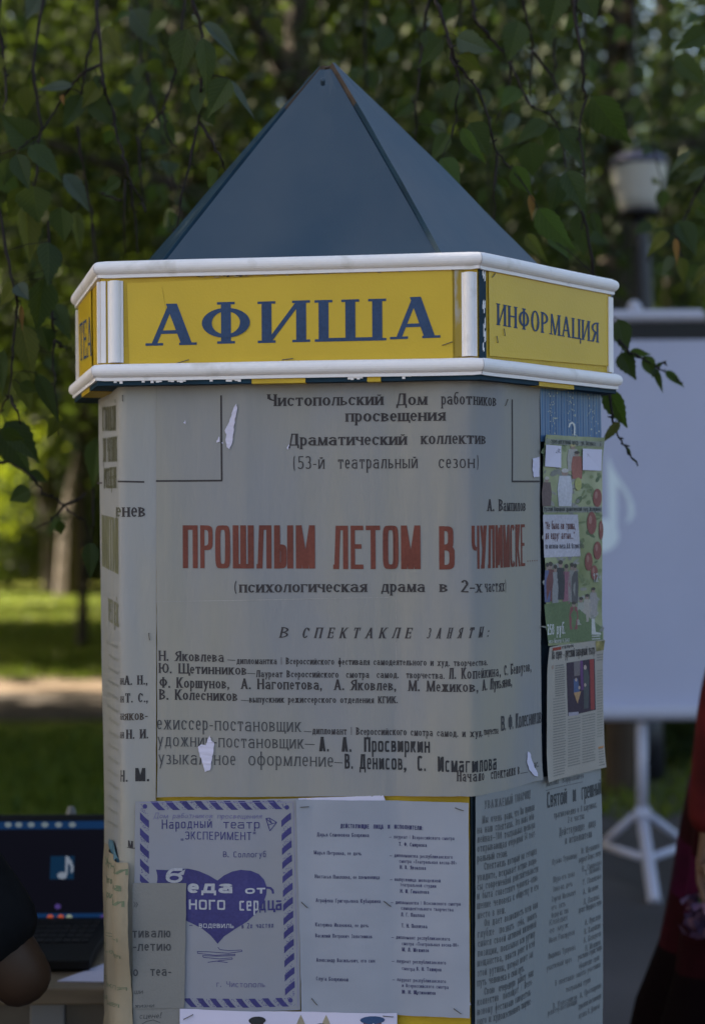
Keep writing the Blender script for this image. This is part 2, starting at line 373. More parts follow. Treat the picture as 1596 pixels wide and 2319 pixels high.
def clip_axis(polys, axis, c):
    out = []
    for P in polys:
        lo = [p for p in P if p[axis] < c - 1e-9]; hi = [p for p in P if p[axis] > c + 1e-9]
        if not lo or not hi: out.append(P); continue
        A, B = [], []
        for p, q in zip(P, P[1:] + P[:1]):
            if p[axis] <= c: A.append(p)
            if p[axis] >= c: B.append(p)
            if (p[axis] - c) * (q[axis] - c) < 0:
                t = (c - p[axis]) / (q[axis] - p[axis]); m = [p[0] + (q[0] - p[0]) * t, p[1] + (q[1] - p[1]) * t]; m[axis] = c
                A.append(tuple(m)); B.append(tuple(m))
        out += [A, B]
    return out
class Sheet:
    """one sheet of paper pasted on the kiosk, with everything printed on it"""
    def __init__(s, prof, name, layer, corners, material, label=None, cat=None, parent=None, group=None, part='paper', rag=.0006, curl=0.0, bulge=None):
        s.prof = prof; s.layer = layer; s.off = .0022 + layer * .0012; s.ink = []; s.bulge = bulge; s.mute = 0.0
        s.TL, s.TR, s.BR, s.BL = [prof.px(*c)[:2] for c in corners]; s.curl = curl
        s.root = parent; s.base = None
        us = sorted((s.TL[0], s.TR[0], s.BR[0], s.BL[0]))
        if parent is None:
            m = prof.P((us[0] + us[-1]) / 2, min(s.BL[1], s.BR[1]), s.off)
            s.root = empty(name, m, label, cat, group)
        cre = [c for c in s.creases() if us[1] + .002 < c < us[2] - .002]
        cols = [0.0]; n = max(2, int((us[-1] - us[0]) / .012))
        fr = sorted([k / n for k in range(n + 1)] + [('c', c) for c in []])
        colsdef = [('f', f) for f in fr]
        def ucol(cd, g):
            uL = s.TL[0] + (s.BL[0] - s.TL[0]) * g; uR = s.TR[0] + (s.BR[0] - s.TR[0]) * g
            return uL + (uR - uL) * cd[1] if cd[0] == 'f' else cd[1]
        mid = lambda cd: ucol(cd, .5)
        keep = [cd for cd in colsdef if cd[1] in (0.0, 1.0) or not any(abs(mid(cd) - c) < .004 for c in cre)]
        colsdef = sorted(keep + [('c', c) for c in cre], key=mid)
        rows = max(2, int(max(s.TL[1] - s.BL[1], s.TR[1] - s.BR[1]) / .014))
        mb = MB(); idx = {}
        for r in range(rows + 1):
            g = r / rows
            for k, cd in enumerate(colsdef):
                u = ucol(cd, g); du = (u - s.TL[0]) / max(1e-6, s.TR[0] - s.TL[0])
                vt = s.TL[1] + (s.TR[1] - s.TL[1]) * du; vb = s.BL[1] + (s.BR[1] - s.BL[1]) * du; v = vt + (vb - vt) * g
                if k in (0, len(colsdef) - 1): u += rag * noise.noise((v * 90, layer * 3.3, k))
                if r in (0, rows): v += rag * noise.noise((u * 90, layer * 5.1, r))
                idx[r, k] = len(mb.v); mb.v.append(tuple(s.P(u, v)))
        for r in range(rows):
            for k in range(len(colsdef) - 1):
                mb.f.append((idx[r, k], idx[r + 1, k], idx[r + 1, k + 1], idx[r, k + 1])); mb.mi.append(0); mb.c.append(None)
        s.mb = mb; s.material = material; s.part = part
        s.paper = mb.build(part, material, s.root, smooth=True)
    def P(s, u, v, extra=0.0):
        off = s.off + extra
        if s.bulge: off += s.bulge(u, v)
        if s.curl:
            du = min(abs(u - s.TL[0]), abs(u - s.TR[0])); dv = min(abs(v - s.BL[1]), abs(v - s.TL[1]))
            e = max(0, 1 - du / .03) * max(0, 1 - dv / .05); off += s.curl * e * e
        return s.prof.P(u, v, off)
    def creases(s): return sorted(s.prof.cum[1:-1] + ([f[0] for f in FOLDS] if s.prof.wave else []))
    def _put(s, polys, col, extra):
        us = s.creases()
        for c in us: polys = clip_axis(polys, 0, c)
        s.ink.append((polys, col, extra))
    def text(s, t, x0, y0, x1, y1, cap, st, col, lvl=0):
        a = s.prof.px(x0, y0); b = s.prof.px(x1, y1 if y1 is not None else y0)
        hgt = cap * a[2] / FPX; L = b[0] - a[0]; v1 = b[1] if y1 is not None else a[1]
        for q, k in layout(t, st, L / hgt):
            poly = [(a[0] + x * hgt, a[1] + (v1 - a[1]) * (x * hgt / L) + y * hgt) for x, y in q]
            s._put([poly], col, .0004 + .00002 * k + .0002 * lvl)
    def shape(s, pts, col, lvl=0, fine=True):
        uv = [s.prof.px(*p)[:2] for p in pts]
        tris = tessellate_polygon([[Vector((a, b, 0)) for a, b in uv]])
        polys = [[uv[i] for i in t] for t in tris]
        if fine:
            us = [p[0] for p in uv]; vs = [p[1] for p in uv]
            k = min(us) + .02
            while k < max(us): polys = clip_axis(polys, 0, k); k += .02
            k = min(vs) + .03
            while k < max(vs): polys = clip_axis(polys, 1, k); k += .03
        s._put(polys, col, .0003 + .0002 * lvl)
    def line(s, pts, wpx, col, lvl=0):
        for (xa, ya), (xb, yb) in zip(pts, pts[1:]):
            d = Vector((xb - xa, yb - ya)); n = Vector((-d.y, d.x)).normalized() * wpx / 2; e = d.normalized() * wpx * .15
            s.shape([(xa + n.x - e.x, ya + n.y - e.y), (xb + n.x + e.x, yb + n.y + e.y), (xb - n.x + e.x, yb - n.y + e.y), (xa - n.x - e.x, ya - n.y - e.y)], col, lvl)
    def ellipse(s, cx, cy, rx, ry, col, lvl=0, n=14, rot=0):
        c, d = math.cos(rot), math.sin(rot)
        s.shape([(cx + rx * math.cos(2 * math.pi * k / n) * c - ry * math.sin(2 * math.pi * k / n) * d, cy + rx * math.cos(2 * math.pi * k / n) * d + ry * math.sin(2 * math.pi * k / n) * c) for k in range(n)], col, lvl)
    def done(s, name='lettering', parent=None):
        if not s.ink: return
        m = MB()
        for polys, col, ex in s.ink:
            for P in polys:
                a = sum((P[i][0] * P[(i + 1) % len(P)][1] - P[(i + 1) % len(P)][0] * P[i][1]) for i in range(len(P)))
                if abs(a) < 1e-10: continue
                if a < 0: P = P[::-1]
                if s.mute:
                    g_ = (.3 * col[0] + .55 * col[1] + .15 * col[2]); c_ = tuple((x * (1 - s.mute) + (g_ * .6 + .06) * s.mute) * (1 - .3 * s.mute) for x in col)
                else: c_ = col
                m.face([s.P(u, v, ex) for u, v in P], c_)
        s.ink = []; return m.build(name, INK, s.root)
    def patch(s, pts, material, name='torn_patch', extra=.0012):
        pj = random.Random(len(pts) * 7 + int(pts[0][0])); fine_ = []
        for p, q in zip(pts, pts[1:] + pts[:1]):
            for k in range(4 if name == 'torn_patch' else 1):
                t = k / 4; fine_.append((p[0] + (q[0] - p[0]) * t + (pj.uniform(-.9, .9) if k else 0), p[1] + (q[1] - p[1]) * t + (pj.uniform(-.9, .9) if k else 0)))
        uv = [s.prof.px(*p)[:2] for p in fine_]; m = MB()
        lift_ = {i: (pj.random() ** 3 * .0006 if name == 'torn_patch' else 0) for i in range(len(uv))}; key = {uv[i]: lift_[i] for i in range(len(uv))}
        for t in tessellate_polygon([[Vector((a, b, 0)) for a, b in uv]]):
            P = [uv[i] for i in t]
            if sum((P[i][0] * P[(i + 1) % 3][1] - P[(i + 1) % 3][0] * P[i][1]) for i in range(3)) < 0: P = P[::-1]
            for Q in (lambda pl: [q for c in s.prof.cum[1:-1] for q in ()] or pl)([P]):
                m.face([s.P(u, v, extra + key.get((u, v), 0)) for u, v in Q])
        return m.build(name, material, s.root)
    def staple(s, x0, y0, x1, y1):
        a, b = s.prof.px(x0, y0), s.prof.px(x1, y1); m = MB()
        m.tube([s.P(a[0], a[1], .0002), s.P(a[0], a[1], .0016), s.P(b[0], b[1], .0016), s.P(b[0], b[1], .0002)], .0006, 6)
        m.build('staple', mat('staple_steel', (.12, .11, .10), .45, metal=.6), s.root)

# ------------------------------------------------------------------ ground
def ground(name, pts, z, m):
    mb = MB(); mb.face([(x, y, z) for x, y in pts]); o = mb.build(name, m); tag(o, kind='structure'); return o
lawn_m = mat('lawn', (.075, .105, .012), .9, var=.4, scale=1.7, bump=1.0, bscale=9, col2=(.17, .185, .018), spec=.1)
asph_m = mat('asphalt', (.050, .045, .046), .85, var=.3, scale=1.2, bump=.5, bscale=90)
path_m = mat('gravel_path', (.135, .097, .064), .9, var=.2, scale=3, bump=.5, bscale=60)
ground('lawn', [(-400, -60), (400, -60), (400, 700), (-400, 700)], 0, lawn_m)
ground('pavement', [(-60, -40), (60, -40), (60, 9.6), (1.9, 9.4), (.2, 8.9), (-1.2, 5.2), (-60, 4.6)], .004, asph_m)
ground('path', [(-80, 12.3), (60, 12.9), (60, 14.2), (-80, 13.5)], .004, path_m)
ground('shaded_path', [(-80, 10.5), (60, 11.2), (60, 12.9), (-80, 12.3)], .003, mat('path_shade', (.034, .026, .020), .95, var=.4, scale=2.5, bump=.6, bscale=40))  # near half of the path, tree shade put in as darker colour

# ------------------------------------------------------------------ the kiosk
KB, KY, KW = lin(46, 74, 112), (.62, .43, .035), (.74, .72, .72)
blue_m = mat('blue_paint', (.017, .051, .092), .45, var=.25, scale=6, bump=.3, bscale=14, col2=(.036, .058, .084), stretch=(1, 1, .45), detail=7)
blue_grey = mat('greyer_blue_paint', (.056, .092, .128), .55, var=.14, scale=9, bump=.15, bscale=30, col2=(.072, .092, .115), stretch=(1, 1, .4))
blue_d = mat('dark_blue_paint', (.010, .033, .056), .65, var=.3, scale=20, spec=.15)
yel_m = mat('yellow_paint', (.50, .325, .014), .5, var=.14, scale=9, bump=.25, bscale=220, col2=(.56, .37, .018))
yel_s = mat('yellow_banner', (.55, .37, .020), .38, var=.08, scale=5, bump=.08, bscale=300)
whi_m = mat('white_plastic', (.82, .79, .80), .62, var=.04, scale=24, col2=(.50, .47, .43), thr=(.60, .84), bump=.15, bscale=120, detail=8)
wood_m = mat('bare_plywood', (.062, .042, .028), .85, var=.4, scale=40)
kC = Vector((-.02, 2.31))
KIOSK = empty('advertising_kiosk', (kC.x, kC.y, 0), 'hexagonal poster kiosk with blue pyramid roof and yellow signs framed in white', 'kiosk')
def mirror6(pts):
    P = [Vector(p) for p in pts]; return P + [kC * 2 - P[1], kC * 2 - P[2]]      # LB LF RF RB + the two hidden corners
def inset(poly, d):
    out = []; n = len(poly)
    for i in range(n):
        a, b, c = poly[i - 1], poly[i], poly[(i + 1) % n]; d1 = (b - a).normalized(); d2 = (c - b).normalized()
        n1 = Vector((d1.y, -d1.x)); n2 = Vector((d2.y, -d2.x)); m = (n1 + n2) / (1 + n1.dot(n2)); out.append(b - m * d)
    return out
V6 = mirror6([(-.453, 2.366), (-.363, 2.062), (.179, 2.0), (.413, 2.253)])
# body: six painted boards
bp_ = [Vector(bLB), Vector(bLF), Vector(bRF), Vector(bRB)]
bc = (Vector(bLB) + Vector(bRB)) / 2 + Vector((0, .03)); b6 = inset(bp_ + [bc * 2 - bp_[1], bc * 2 - bp_[2]], .0055)
bin_ = inset(b6, .014)
for i in range(6):
    a, b, c, d = b6[i], b6[(i + 1) % 6], bin_[(i + 1) % 6], bin_[i]; m = MB()
    e = (b - a).normalized() * .0012
    m.rings([[(p.x, p.y, z) for p in (a + e, b - e, c - e, d + e)] for z in (.06, 1.70)])
    bevel(m.build('body_panel', yel_m if i in (1,) else blue_m, KIOSK), .001, 1)
m = MB(); m.rings([[(p.x, p.y, z) for p in inset(b6, -.03)] for z in (0.002, .06)]); bevel(m.build('plinth', blue_d, KIOSK), .006)
# crown: soffit, fascia boards, rails, mouldings
s6 = inset(V6, .007); m = MB(); m.rings([[(p.x, p.y, z) for p in s6] for z in (1.6862, 1.6945)])
d = (s6[2] - s6[1]); n_ = Vector((d.y, -d.x)).normalized()
m.cur = 1
for t0, t1 in ((.41, .55), (.71, .745)):
    a, b = s6[1] + d * t0, s6[1] + d * t1
    m.rings([[(p.x, p.y, z) for p in (a + n_ * .0008, b + n_ * .0008, b - n_ * .06, a - n_ * .06)] for z in (1.6855, 1.692)])
d2 = s6[3] - s6[2]; n2 = Vector((d2.y, -d2.x)).normalized(); a, b = s6[2] + d2 * .40, s6[2] + d2 * .66
m.rings([[(p.x, p.y, z) for p in (a + n2 * .0008, b + n2 * .0008, b - n2 * .05, a - n2 * .05)] for z in (1.6855, 1.692)])
d3 = s6[1] - s6[0]; n3 = Vector((d3.y, -d3.x)).normalized(); a, b = s6[0] + d3 * .35, s6[0] + d3 * .7
m.rings([[(p.x, p.y, z) for p in (a + n3 * .0008, b + n3 * .0008, b - n3 * .05, a - n3 * .05)] for z in (1.6855, 1.692)])
m.cur = 2
rr = random.Random(3)
for t0 in (.045, .12, .15, .19, .30, .335, .66, .80):
    for q_ in range(rr.randint(2, 6)):
        a = s6[1] + d * t0 + d.normalized() * (.0042 * q_); b = a + d.normalized() * .0041; z0 = 1.6925 - rr.uniform(.0005, .0045)
        m.rings([[(p.x, p.y, z) for p in (a + n_ * .0022, b + n_ * .0022, b, a)] for z in (z0, 1.694)])
m.build('soffit', [blue_d, yel_m, whi_m], KIOSK)
m = MB(); m.rings([[(p.x, p.y, z) for p in inset(V6, .016)] for z in (1.846, 1.8585)]); m.build('crown_lid', whi_m, KIOSK)
f6 = inset(V6, .0125); fi6 = inset(V6, .0245)
CROWN = Profile([tuple(p) for p in f6[:4]])
FASCIA = []
for i in range(6):
    a, b, c, d_ = f6[i], f6[(i + 1) % 6], fi6[(i + 1) % 6], fi6[i]; m = MB(); e = (b - a).normalized() * .0008
    m.rings([[(p.x, p.y, z) for p in (a + e, b - e, c - e, d_ + e)] for z in (1.699, 1.846)])
    FASCIA.append(m.build('fascia_board', yel_m if i in (0, 1, 2) else blue_m, KIOSK))
def rail(i, zc, grow, r=.0100):
    P = inset(V6, .0125 - grow); a, b = P[i], P[(i + 1) % 6]; dr = (b - a).normalized(); nn = Vector((dr.y, -dr.x)); Q = inset(V6, .0125 - grow - r); 
    sec = [(-.003, r), (0, r)] + [(r * math.sin(t), r * math.cos(t)) for t in [math.pi * k / 10 for k in range(1, 10)]] + [(.0035, -r), (.0035, -r - .0040), (-.003, -r - .0040)]
    L = (b - a).length; rings = []
    mit0 = (Q[i] - P[i]) / r; mit1 = (Q[(i + 1) % 6] - P[(i + 1) % 6]) / r
    for k in range(9):
        t = k / 8; base = a.lerp(b, t); mt = mit0.lerp(mit1, t) if k in (0, 8) else nn
        sag = .0006 * noise.noise((t * 3, i, zc * 9)); sc = .93 if k in (0, 8) else 1.0
        if k in (0, 8): base = base + dr * (.0006 if k == 0 else -.0006)
        rings.append([(base.x + mt.x * o * sc, base.y + mt.y * o * sc, zc + z * sc + sag) for o, z in sec])
    # one extra ring near each end keeps the rounded end short
    def near(t):
        base = a.lerp(b, t); return [(base.x + nn.x * o, base.y + nn.y * o, zc + z) for o, z in sec]
    rings = [rings[0], near(.006 if False else .02)] + rings[1:-1] + [near(.98)] + [rings[-1]]
    m = MB(); m.rings(rings); m.build('rail', whi_m, KIOSK, smooth=False)
    o = COL.objects[-1] if False else None
for i in range(6):
    rail(i, 1.8515, 0.0015); rail(i, 1.7062, 0.0055)
def moulding(i, t_m, w, depth, name='corner_moulding', flat=False):
    """upright strip on face i, t_m metres from its start (negative: from its end)"""
    a, b = f6[i], f6[(i + 1) % 6]; dr = (b - a).normalized(); nn = Vector((dr.y, -dr.x)); L = (b - a).length
    c = a + dr * (t_m if t_m >= 0 else L + t_m); h = w / 2
    if flat: sec = [(-h, 0), (-h, depth), (h, depth), (h, 0)]
    else: sec = [(-h - .003, 0), (-h - .003, .002), (-h, .0025)] + [(-h * math.cos(t), .0025 + depth * math.sin(t)) for t in [math.pi * k / 8 for k in range(1, 8)]] + [(h, .0025), (h + .003, .002), (h + .003, 0)]
    m = MB(); m.rings([[(c.x + dr.x * u + nn.x * o, c.y + dr.y * u + nn.y * o, z) for u, o in sec] for z in (1.7185, 1.8335)]); m.build(name, whi_m, KIOSK)
moulding(1, .022, .016, .0065); moulding(1, .0045, .007, .003, flat=True); moulding(1, -.0125, .015, .006)
moulding(2, -.007, .012, .004, flat=True); moulding(0, -.006, .010, .004, flat=True); moulding(0, .006, .010, .004, flat=True)
for i in (3, 4, 5): moulding(i, .014, .016, .006)
# dark gap with flaking paint beside the right-hand moulding
m = MB(); a, b = f6[2], f6[3]; dr = (b - a).normalized(); nn = Vector((dr.y, -dr.x))
m.rings([[(p.x, p.y, z) for p in (a + dr * .001 + nn * .0008, a + dr * .016 + nn * .0008, a + dr * .016 - nn * .001, a + dr * .001 - nn * .001)] for z in (1.712, 1.842)])
m.cur = 1
for k in range(16):
    z0 = rr.uniform(1.722, 1.83); h0 = rr.uniform(.003, .018); u0 = rr.uniform(.007, .012); w0 = rr.uniform(.001, .003)
    q = [a + dr * u0 + nn * .0012, a + dr * (u0 + w0) + nn * .0012]
    m.face([(q[0].x, q[0].y, z0), (q[1].x, q[1].y, z0 + .001), (q[1].x, q[1].y, z0 + h0), (q[0].x, q[0].y, z0 + h0 * .8)])
m.build('bare_strip', [blue_d, whi_m], KIOSK)
# roof: six plywood slabs, ridges slightly open
apex = Vector((-.036, 2.31, 2.215)); r6 = [kC + (p - kC) * .79 for p in V6]; r6[0] = r6[0] + Vector((-.014, -.02))
for i in range(6):
    a, b = r6[i], r6[(i + 1) % 6]; A, B = Vector((a.x, a.y, 1.842)), Vector((b.x, b.y, 1.842))
    nrm = (B - A).cross(apex - A).normalized()
    if nrm.xy.dot((A.xy + B.xy) / 2 - kC) < 0: nrm = -nrm
    lift = {2: .006, 0: .002, 1: .0}.get(i, .002); g = .0025 if i != 2 else -.002; e = (B - A).normalized() * g; tp = {1: .955, 2: .975, 0: .97}.get(i, .985)
    T0, T1 = A.lerp(apex, tp), B.lerp(apex, tp)
    pk = apex + (A.lerp(B, .5) - apex) * (.008 if i != 2 else .02)
    up = [A + e, B - e, T1 - e * .3, pk, T0 + e * .3]
    # a grid of rows gives the board its slight warp
    m = MB(); rows = 14; G = []
    for k in range(rows + 1):
        t = k / rows * tp; l, r_ = (A + e).lerp(apex, t), (B - e).lerp(apex, t)
        G.append([l.lerp(r_, q / 6) + nrm * (lift + .004 * math.sin(t * 2.6) * (i in (0, 1, 2)) + .0012 * noise.noise((t * 5, q, i))) for q in range(7)])
    top, bot = [], []
    for row in G:
        top.append([len(m.v) + q for q in range(7)]); m.v += [tuple(p) for p in row]
        bot.append([len(m.v) + q for q in range(7)]); m.v += [tuple(p - nrm * .009) for p in row]
    def F(q, mi): m.f.append(q); m.mi.append(mi); m.c.append(None)
    for k in range(rows):
        for q in range(6):
            F((top[k][q], top[k][q + 1], top[k + 1][q + 1], top[k + 1][q]), 0); F((bot[k][q + 1], bot[k][q], bot[k + 1][q], bot[k + 1][q + 1]), 1)
        F((top[k + 1][0], bot[k + 1][0], bot[k][0], top[k][0]), (1 if k > 10 else 2)); F((top[k][6], bot[k][6], bot[k + 1][6], top[k + 1][6]), 1 if k > 10 else 2)
    F(tuple(top[rows][::1]) + tuple(bot[rows][::-1]), 1); F(tuple(top[0][::-1]) + tuple(bot[0]), 0)
    o = m.build('roof_panel', [{2: blue_grey, 0: blue_d}.get(i, blue_m), wood_m, blue_d], KIOSK)  # left panel: shade put in as darker blue; right panel greyer blue
    bmm = bmesh.new(); bmm.from_mesh(o.data); bmesh.ops.recalc_face_normals(bmm, faces=bmm.faces); bmm.to_mesh(o.data); bmm.free()
m = MB(); q = at(731, 186, 2.245)
m.tube([q + Vector((0, .004, -.002)), q + Vector((0, -.004, .003)), q + Vector((0, -.0048, .0034))], [.0038, .0038, .0022], 10); m.build('roof_screw', blue_m, KIOSK, smooth=False)
# signs on the crown
SB = (.030, .058, .125)
sg = Sheet(CROWN, 'sign', 0, [(291, 642), (1022, 607), (1024, 811), (296, 833)], yel_s, parent=KIOSK, part='sign_banner', rag=.0004)
xs = [(343, 440, 783, 781), (460, 568, 779.5, 777), (594, 694, 777, 774.5), (722, 865, 774, 771), (893, 986, 768.5, 765)]
for ch, (x0, x1, y0, y1) in zip("АФИША", xs): sg.text(ch, x0, y0, x1, y1, 94, SERIF_BIG, SB)
sg.line([(370, 650), (378, 700), (376, 730)], 1.2, (.4, .28, .03))
sg.done('sign_lettering')
for st_ in ((400, 824, 430, 815), (640, 815, 664, 812), (1000, 782, 1022, 774)): sg.staple(*st_)
sr = Sheet(CROWN, 'sign', 0, [(1104, 611), (1372, 662), (1376, 829), (1106, 806)], yel_s, parent=KIOSK, part='sign_banner', rag=.0006)
INFO = style(W=.17, h=.07, s=.06, t=.05, gap=.16, seg=24)
sr.text("ИНФОРМАЦИЯ", 1123, 736, 1351, 776, 49, INFO, SB); sr.done('sign_lettering')
for st_ in ((1122, 762, 1124, 776), (1138, 745, 1140, 760), (1112, 628, 1118, 620)): sr.staple(*st_)
sl_ = Sheet(CROWN, 'sign', 0, [(180, 660), (210, 645), (212, 845), (184, 868)], yel_s, parent=KIOSK, part='sign_banner', rag=.0004)
sl_.text("ТЕА", 185, 818, 211.5, 805, 84, INFO, SB); sl_.done('sign_lettering')
# scuffs where the yellow paint has flaked round the banner
sf = Sheet(CROWN, 'sign', 0, [(1027, 612), (1048, 611), (1050, 806), (1029, 809)], mat('worn_yellow_strip', (.40, .28, .03), .5, var=.25, scale=30, col2=(.34, .31, .25), thr=(.55, .62), stretch=(1, 1, .4)), parent=KIOSK, part='worn_strip', rag=.0008)
rs_ = random.Random(12)
for k in range(26):
    x = rs_.choice((rs_.uniform(440, 560), rs_.uniform(560, 1000))); y = 625 - (x - 400) * .0245 + rs_.uniform(-1, 4)
    sg.shape([(x, y), (x + rs_.uniform(3, 12), y - 1), (x + rs_.uniform(5, 14), y + rs_.uniform(1, 3)), (x + 1, y + rs_.uniform(1, 4))], rs_.choice(((.05, .05, .06), (.30, .22, .12), (.36, .30, .2))), fine=False)
for k in range(30):
    x = rs_.uniform(266, 276); y = rs_.uniform(640, 828); sg.shape([(x, y), (x + rs_.uniform(1, 4), y + 1), (x + rs_.uniform(0, 3), y + rs_.uniform(4, 14)), (x - 1, y + 3)], rs_.choice(((.5, .44, .36), (.33, .2, .03))), fine=False)
sg.done('paint_flakes')

# ------------------------------------------------------------------ posters, leaflets and clippings on the kiosk
GR = mat('grey_newsprint', (.255, .258, .270), .75, var=.09, scale=9, bump=1.0, bscale=17, stretch=(1, 1, .25), col2=(.285, .268, .225), thr=(.38, .72), detail=6)
GL = mat('pale_newsprint', (.30, .305, .31), .75, var=.09, scale=7, bump=1.0, bscale=17, stretch=(1, 1, .25), col2=(.33, .30, .23), thr=(.4, .75))
GY = mat('yellowed_paper', (.30, .245, .165), .75, var=.2, scale=9, bump=.15, bscale=200)
GB = mat('bluish_copy_paper', (.27, .28, .335), .7, var=.10, scale=6, bump=.3, bscale=22, col2=(.25, .25, .27))
GC = mat('cast_list_paper', (.27, .29, .345), .7, var=.08, scale=5, bump=.3, bscale=22, col2=(.31, .33, .39))
GN = mat('grey_brown_paper', (.20, .195, .185), .8, var=.08, scale=12, bump=.15, bscale=300)
GT = mat('clipping_paper', (.32, .295, .265), .8, var=.07, scale=10, bump=.12, bscale=300)
GF = mat('grey_green_paper', (.22, .232, .24), .75, var=.10, scale=6, bump=1.0, bscale=17, stretch=(1, 1, .25))
WT = mat('white_paper', (.56, .54, .68), .7, var=.04, scale=10)
GLO = mat('glossy_blue_print', (.030, .12, .31), .3, var=.35, scale=9, col2=(.10, .18, .30), stretch=(3, 3, .7), spec=.3)
FLY = mat('glossy_green_print', (.10, .17, .06), .35, var=.4, scale=14, col2=(.30, .33, .22), spec=.5)
BLK, BRN, REDI, VIO, DGR = (.028, .028, .032), (.042, .037, .040), (.145, .043, .031), (.045, .042, .15), (.06, .06, .065)
OLV = (.10, .10, .065)

# --- the sheet wrapped round the left corner
LP = Sheet(BODY, 'theatre_poster', 0, [(227, 850), (358, 850), (352, 2330), (243, 2330)], GL,
           'pale theatre poster wrapped round the left corner of the kiosk beside the grey poster', 'poster')
for t, xa, xb, y, cap in (("ИСТОПОЛЬСКИЙ", 236.5, 267, 976, 54), ("ДОМ РАБОТНИКОВ", 238, 270, 1046, 54), ("ПРОСВЕЩЕНИЯ", 240.5, 268, 1106, 46)): LP.text(t, xa, y, xb, y - 1, cap, COND, OLV)
LP.text("ШИШППИШ", 235.5, 1281, 274, 1300, 116, style(W=.11, h=.05, s=0, t=0, n=5, gap=.03), (.16, .16, .10))
LP.text("ТРЕХ ДЕЙС", 250, 1405, 275, 1421, 52, COND, (.19, .19, .13))
for y in range(1455, 1880, 29): LP.text("действие происходит", 246 + (y % 5), y, 272, y + 15, 8, SANS, (.24, .24, .2))
LP.line([(226, 1094), (235, 1093)], 4, BRN); LP.line([(272, 1090), (328, 1091)], 4, BRN)
LP.text("нев", 281, 1170, 331, 1170, 31, SERIF, BRN); LP.text("ре", 267.5, 1169, 279, 1170, 31, SERIF, OLV)
LP.text("А. Н.,", 284, 1550, 335, 1549, 21, SERIF, BRN); LP.text("Т. С.,", 286, 1590, 336, 1589, 21, SERIF, BRN)
for y_ in (1549, 1590, 1629, 1671): LP.text("ан", 275.5, y_, 283, y_, 20, SERIF, BRN)
LP.text("яков-", 284, 1630, 336, 1629, 22, SERIF, (.055, .042, .035)); LP.text("Н. И.", 288, 1672, 337, 1671, 21, SERIF, BRN)
LP.text("Н.", 277, 1769, 291, 1769, 26, COND, DGR); LP.text("М.", 308, 1768, 339, 1768, 30, SANSB, BLK)
LP.text("М.", 292, 1918, 307, 1921, 17, SERIF, BRN)
LP.done(); LP.staple(339, 1433, 341, 1448); LP.staple(281, 895, 281.5, 908)
# --- the big grey play poster
MP = Sheet(BODY, 'play_poster', 1, [(355.5, 842), (1216, 842), (1223, 1763), (358.5, 1803)], GR,
           'large grey play poster with a red title across the middle of the kiosk', 'poster', curl=.004)
T = MP.text
T("Чистопольский", 607, 920, 868, 917, 27, SERIF, BRN); T("Дом", 897, 918, 967, 917, 27, SERIF, BRN); T("работников", 999, 917, 1118, 920, 27, SERIF, BRN)
T("просвещения", 783, 955, 1008, 953, 27, SERIF, BRN); T("Драматический", 654, 1009, 921, 1007, 27, SERIF, BRN); T("коллектив", 953, 1006, 1095, 1006, 27, SERIF, BRN)
T("(53-й", 665, 1062, 735, 1061, 29, LIGHT, BRN); T("театральный", 766, 1061, 945, 1060, 29, LIGHT, BRN); T("сезон)", 993, 1060, 1079, 1060, 29, LIGHT, BRN)
T("А. Вампилов", 1099, 1157, 1185, 1157, 27, SERIF, BRN)
T("ПРОШЛЫМ", 416, 1286, 714, 1287, 97, RED, REDI); T("ЛЕТОМ", 755, 1288, 952, 1288, 98, RED, REDI); T("В", 994, 1289, 1029, 1289, 98, RED, REDI)
T("ЧУЛИМСКЕ", 1066, 1288, 1184, 1281, 98, RED, REDI)
for k in range(5): MP.ellipse(1190 + k * 5.2, 1270 - k * .3, 1.1, 1.6, REDI, n=6)
T("(психологическая", 533, 1341, 831, 1340, 26, SERIF, BRN); T("драма", 863, 1340, 962, 1340, 26, SERIF, BRN); T("в", 995, 1340, 1013, 1340, 26, SERIF, BRN)
T("2-х", 1043, 1340, 1086, 1341, 28, SERIF, BRN); T("частях)", 1093, 1340, 1140, 1338, 27, SERIF, BRN)
T("В", 634, 1443, 652, 1443, 24, ITAL, BRN); T("СПЕКТАКЛЕ", 684, 1444, 929, 1445, 24, ITAL, BRN); T("ЗАНЯТЫ:", 965, 1445, 1099, 1441, 24, ITAL, BRN)
T("Н. Яковлева", 362, 1495, 509, 1498, 23, SERIF_SM, BRN); MP.line([(517, 1493), (535, 1494)], 1.6, DGR)
T("дипломантка I Всероссийского фестиваля самодеятельного и худ. творчества.", 538, 1502, 1098, 1505, 15.5, SERIF_SM, BRN)
T("Ю. Щетинников", 362, 1523, 561, 1527, 23, SERIF_SM, BRN); MP.line([(562, 1523), (580, 1524)], 1.6, DGR)
T("Лауреат Всероссийского  смотра  самод.  творчества.", 582, 1532, 1006, 1536, 16, SERIF_SM, BRN); T("Л. Копейкина, С. Белоусов,", 1016, 1536, 1197, 1519, 25, SERIF_SM, BRN)
T("Ф. Коршунов,  А. Нагопетова,  А. Яковлев,  М. Межиков,", 363, 1556, 1077, 1565, 24, SERIF_SM, BRN); T("А. Лукьянов,", 1086, 1563, 1151, 1552, 25, SERIF_SM, BRN)
T("В. Колесников", 363, 1583, 540, 1586, 24, SERIF_SM, BRN); MP.line([(548, 1584), (566, 1585)], 1.6, DGR)
T("выпускник режиссерского отделения КГИК.", 567, 1589, 900, 1592, 15.5, SERIF_SM, BRN)
T("ежиссер-постановщик", 358, 1650, 682, 1656, 30, LIGHT, DGR); MP.line([(689, 1655), (706, 1656)], 1.6, DGR)
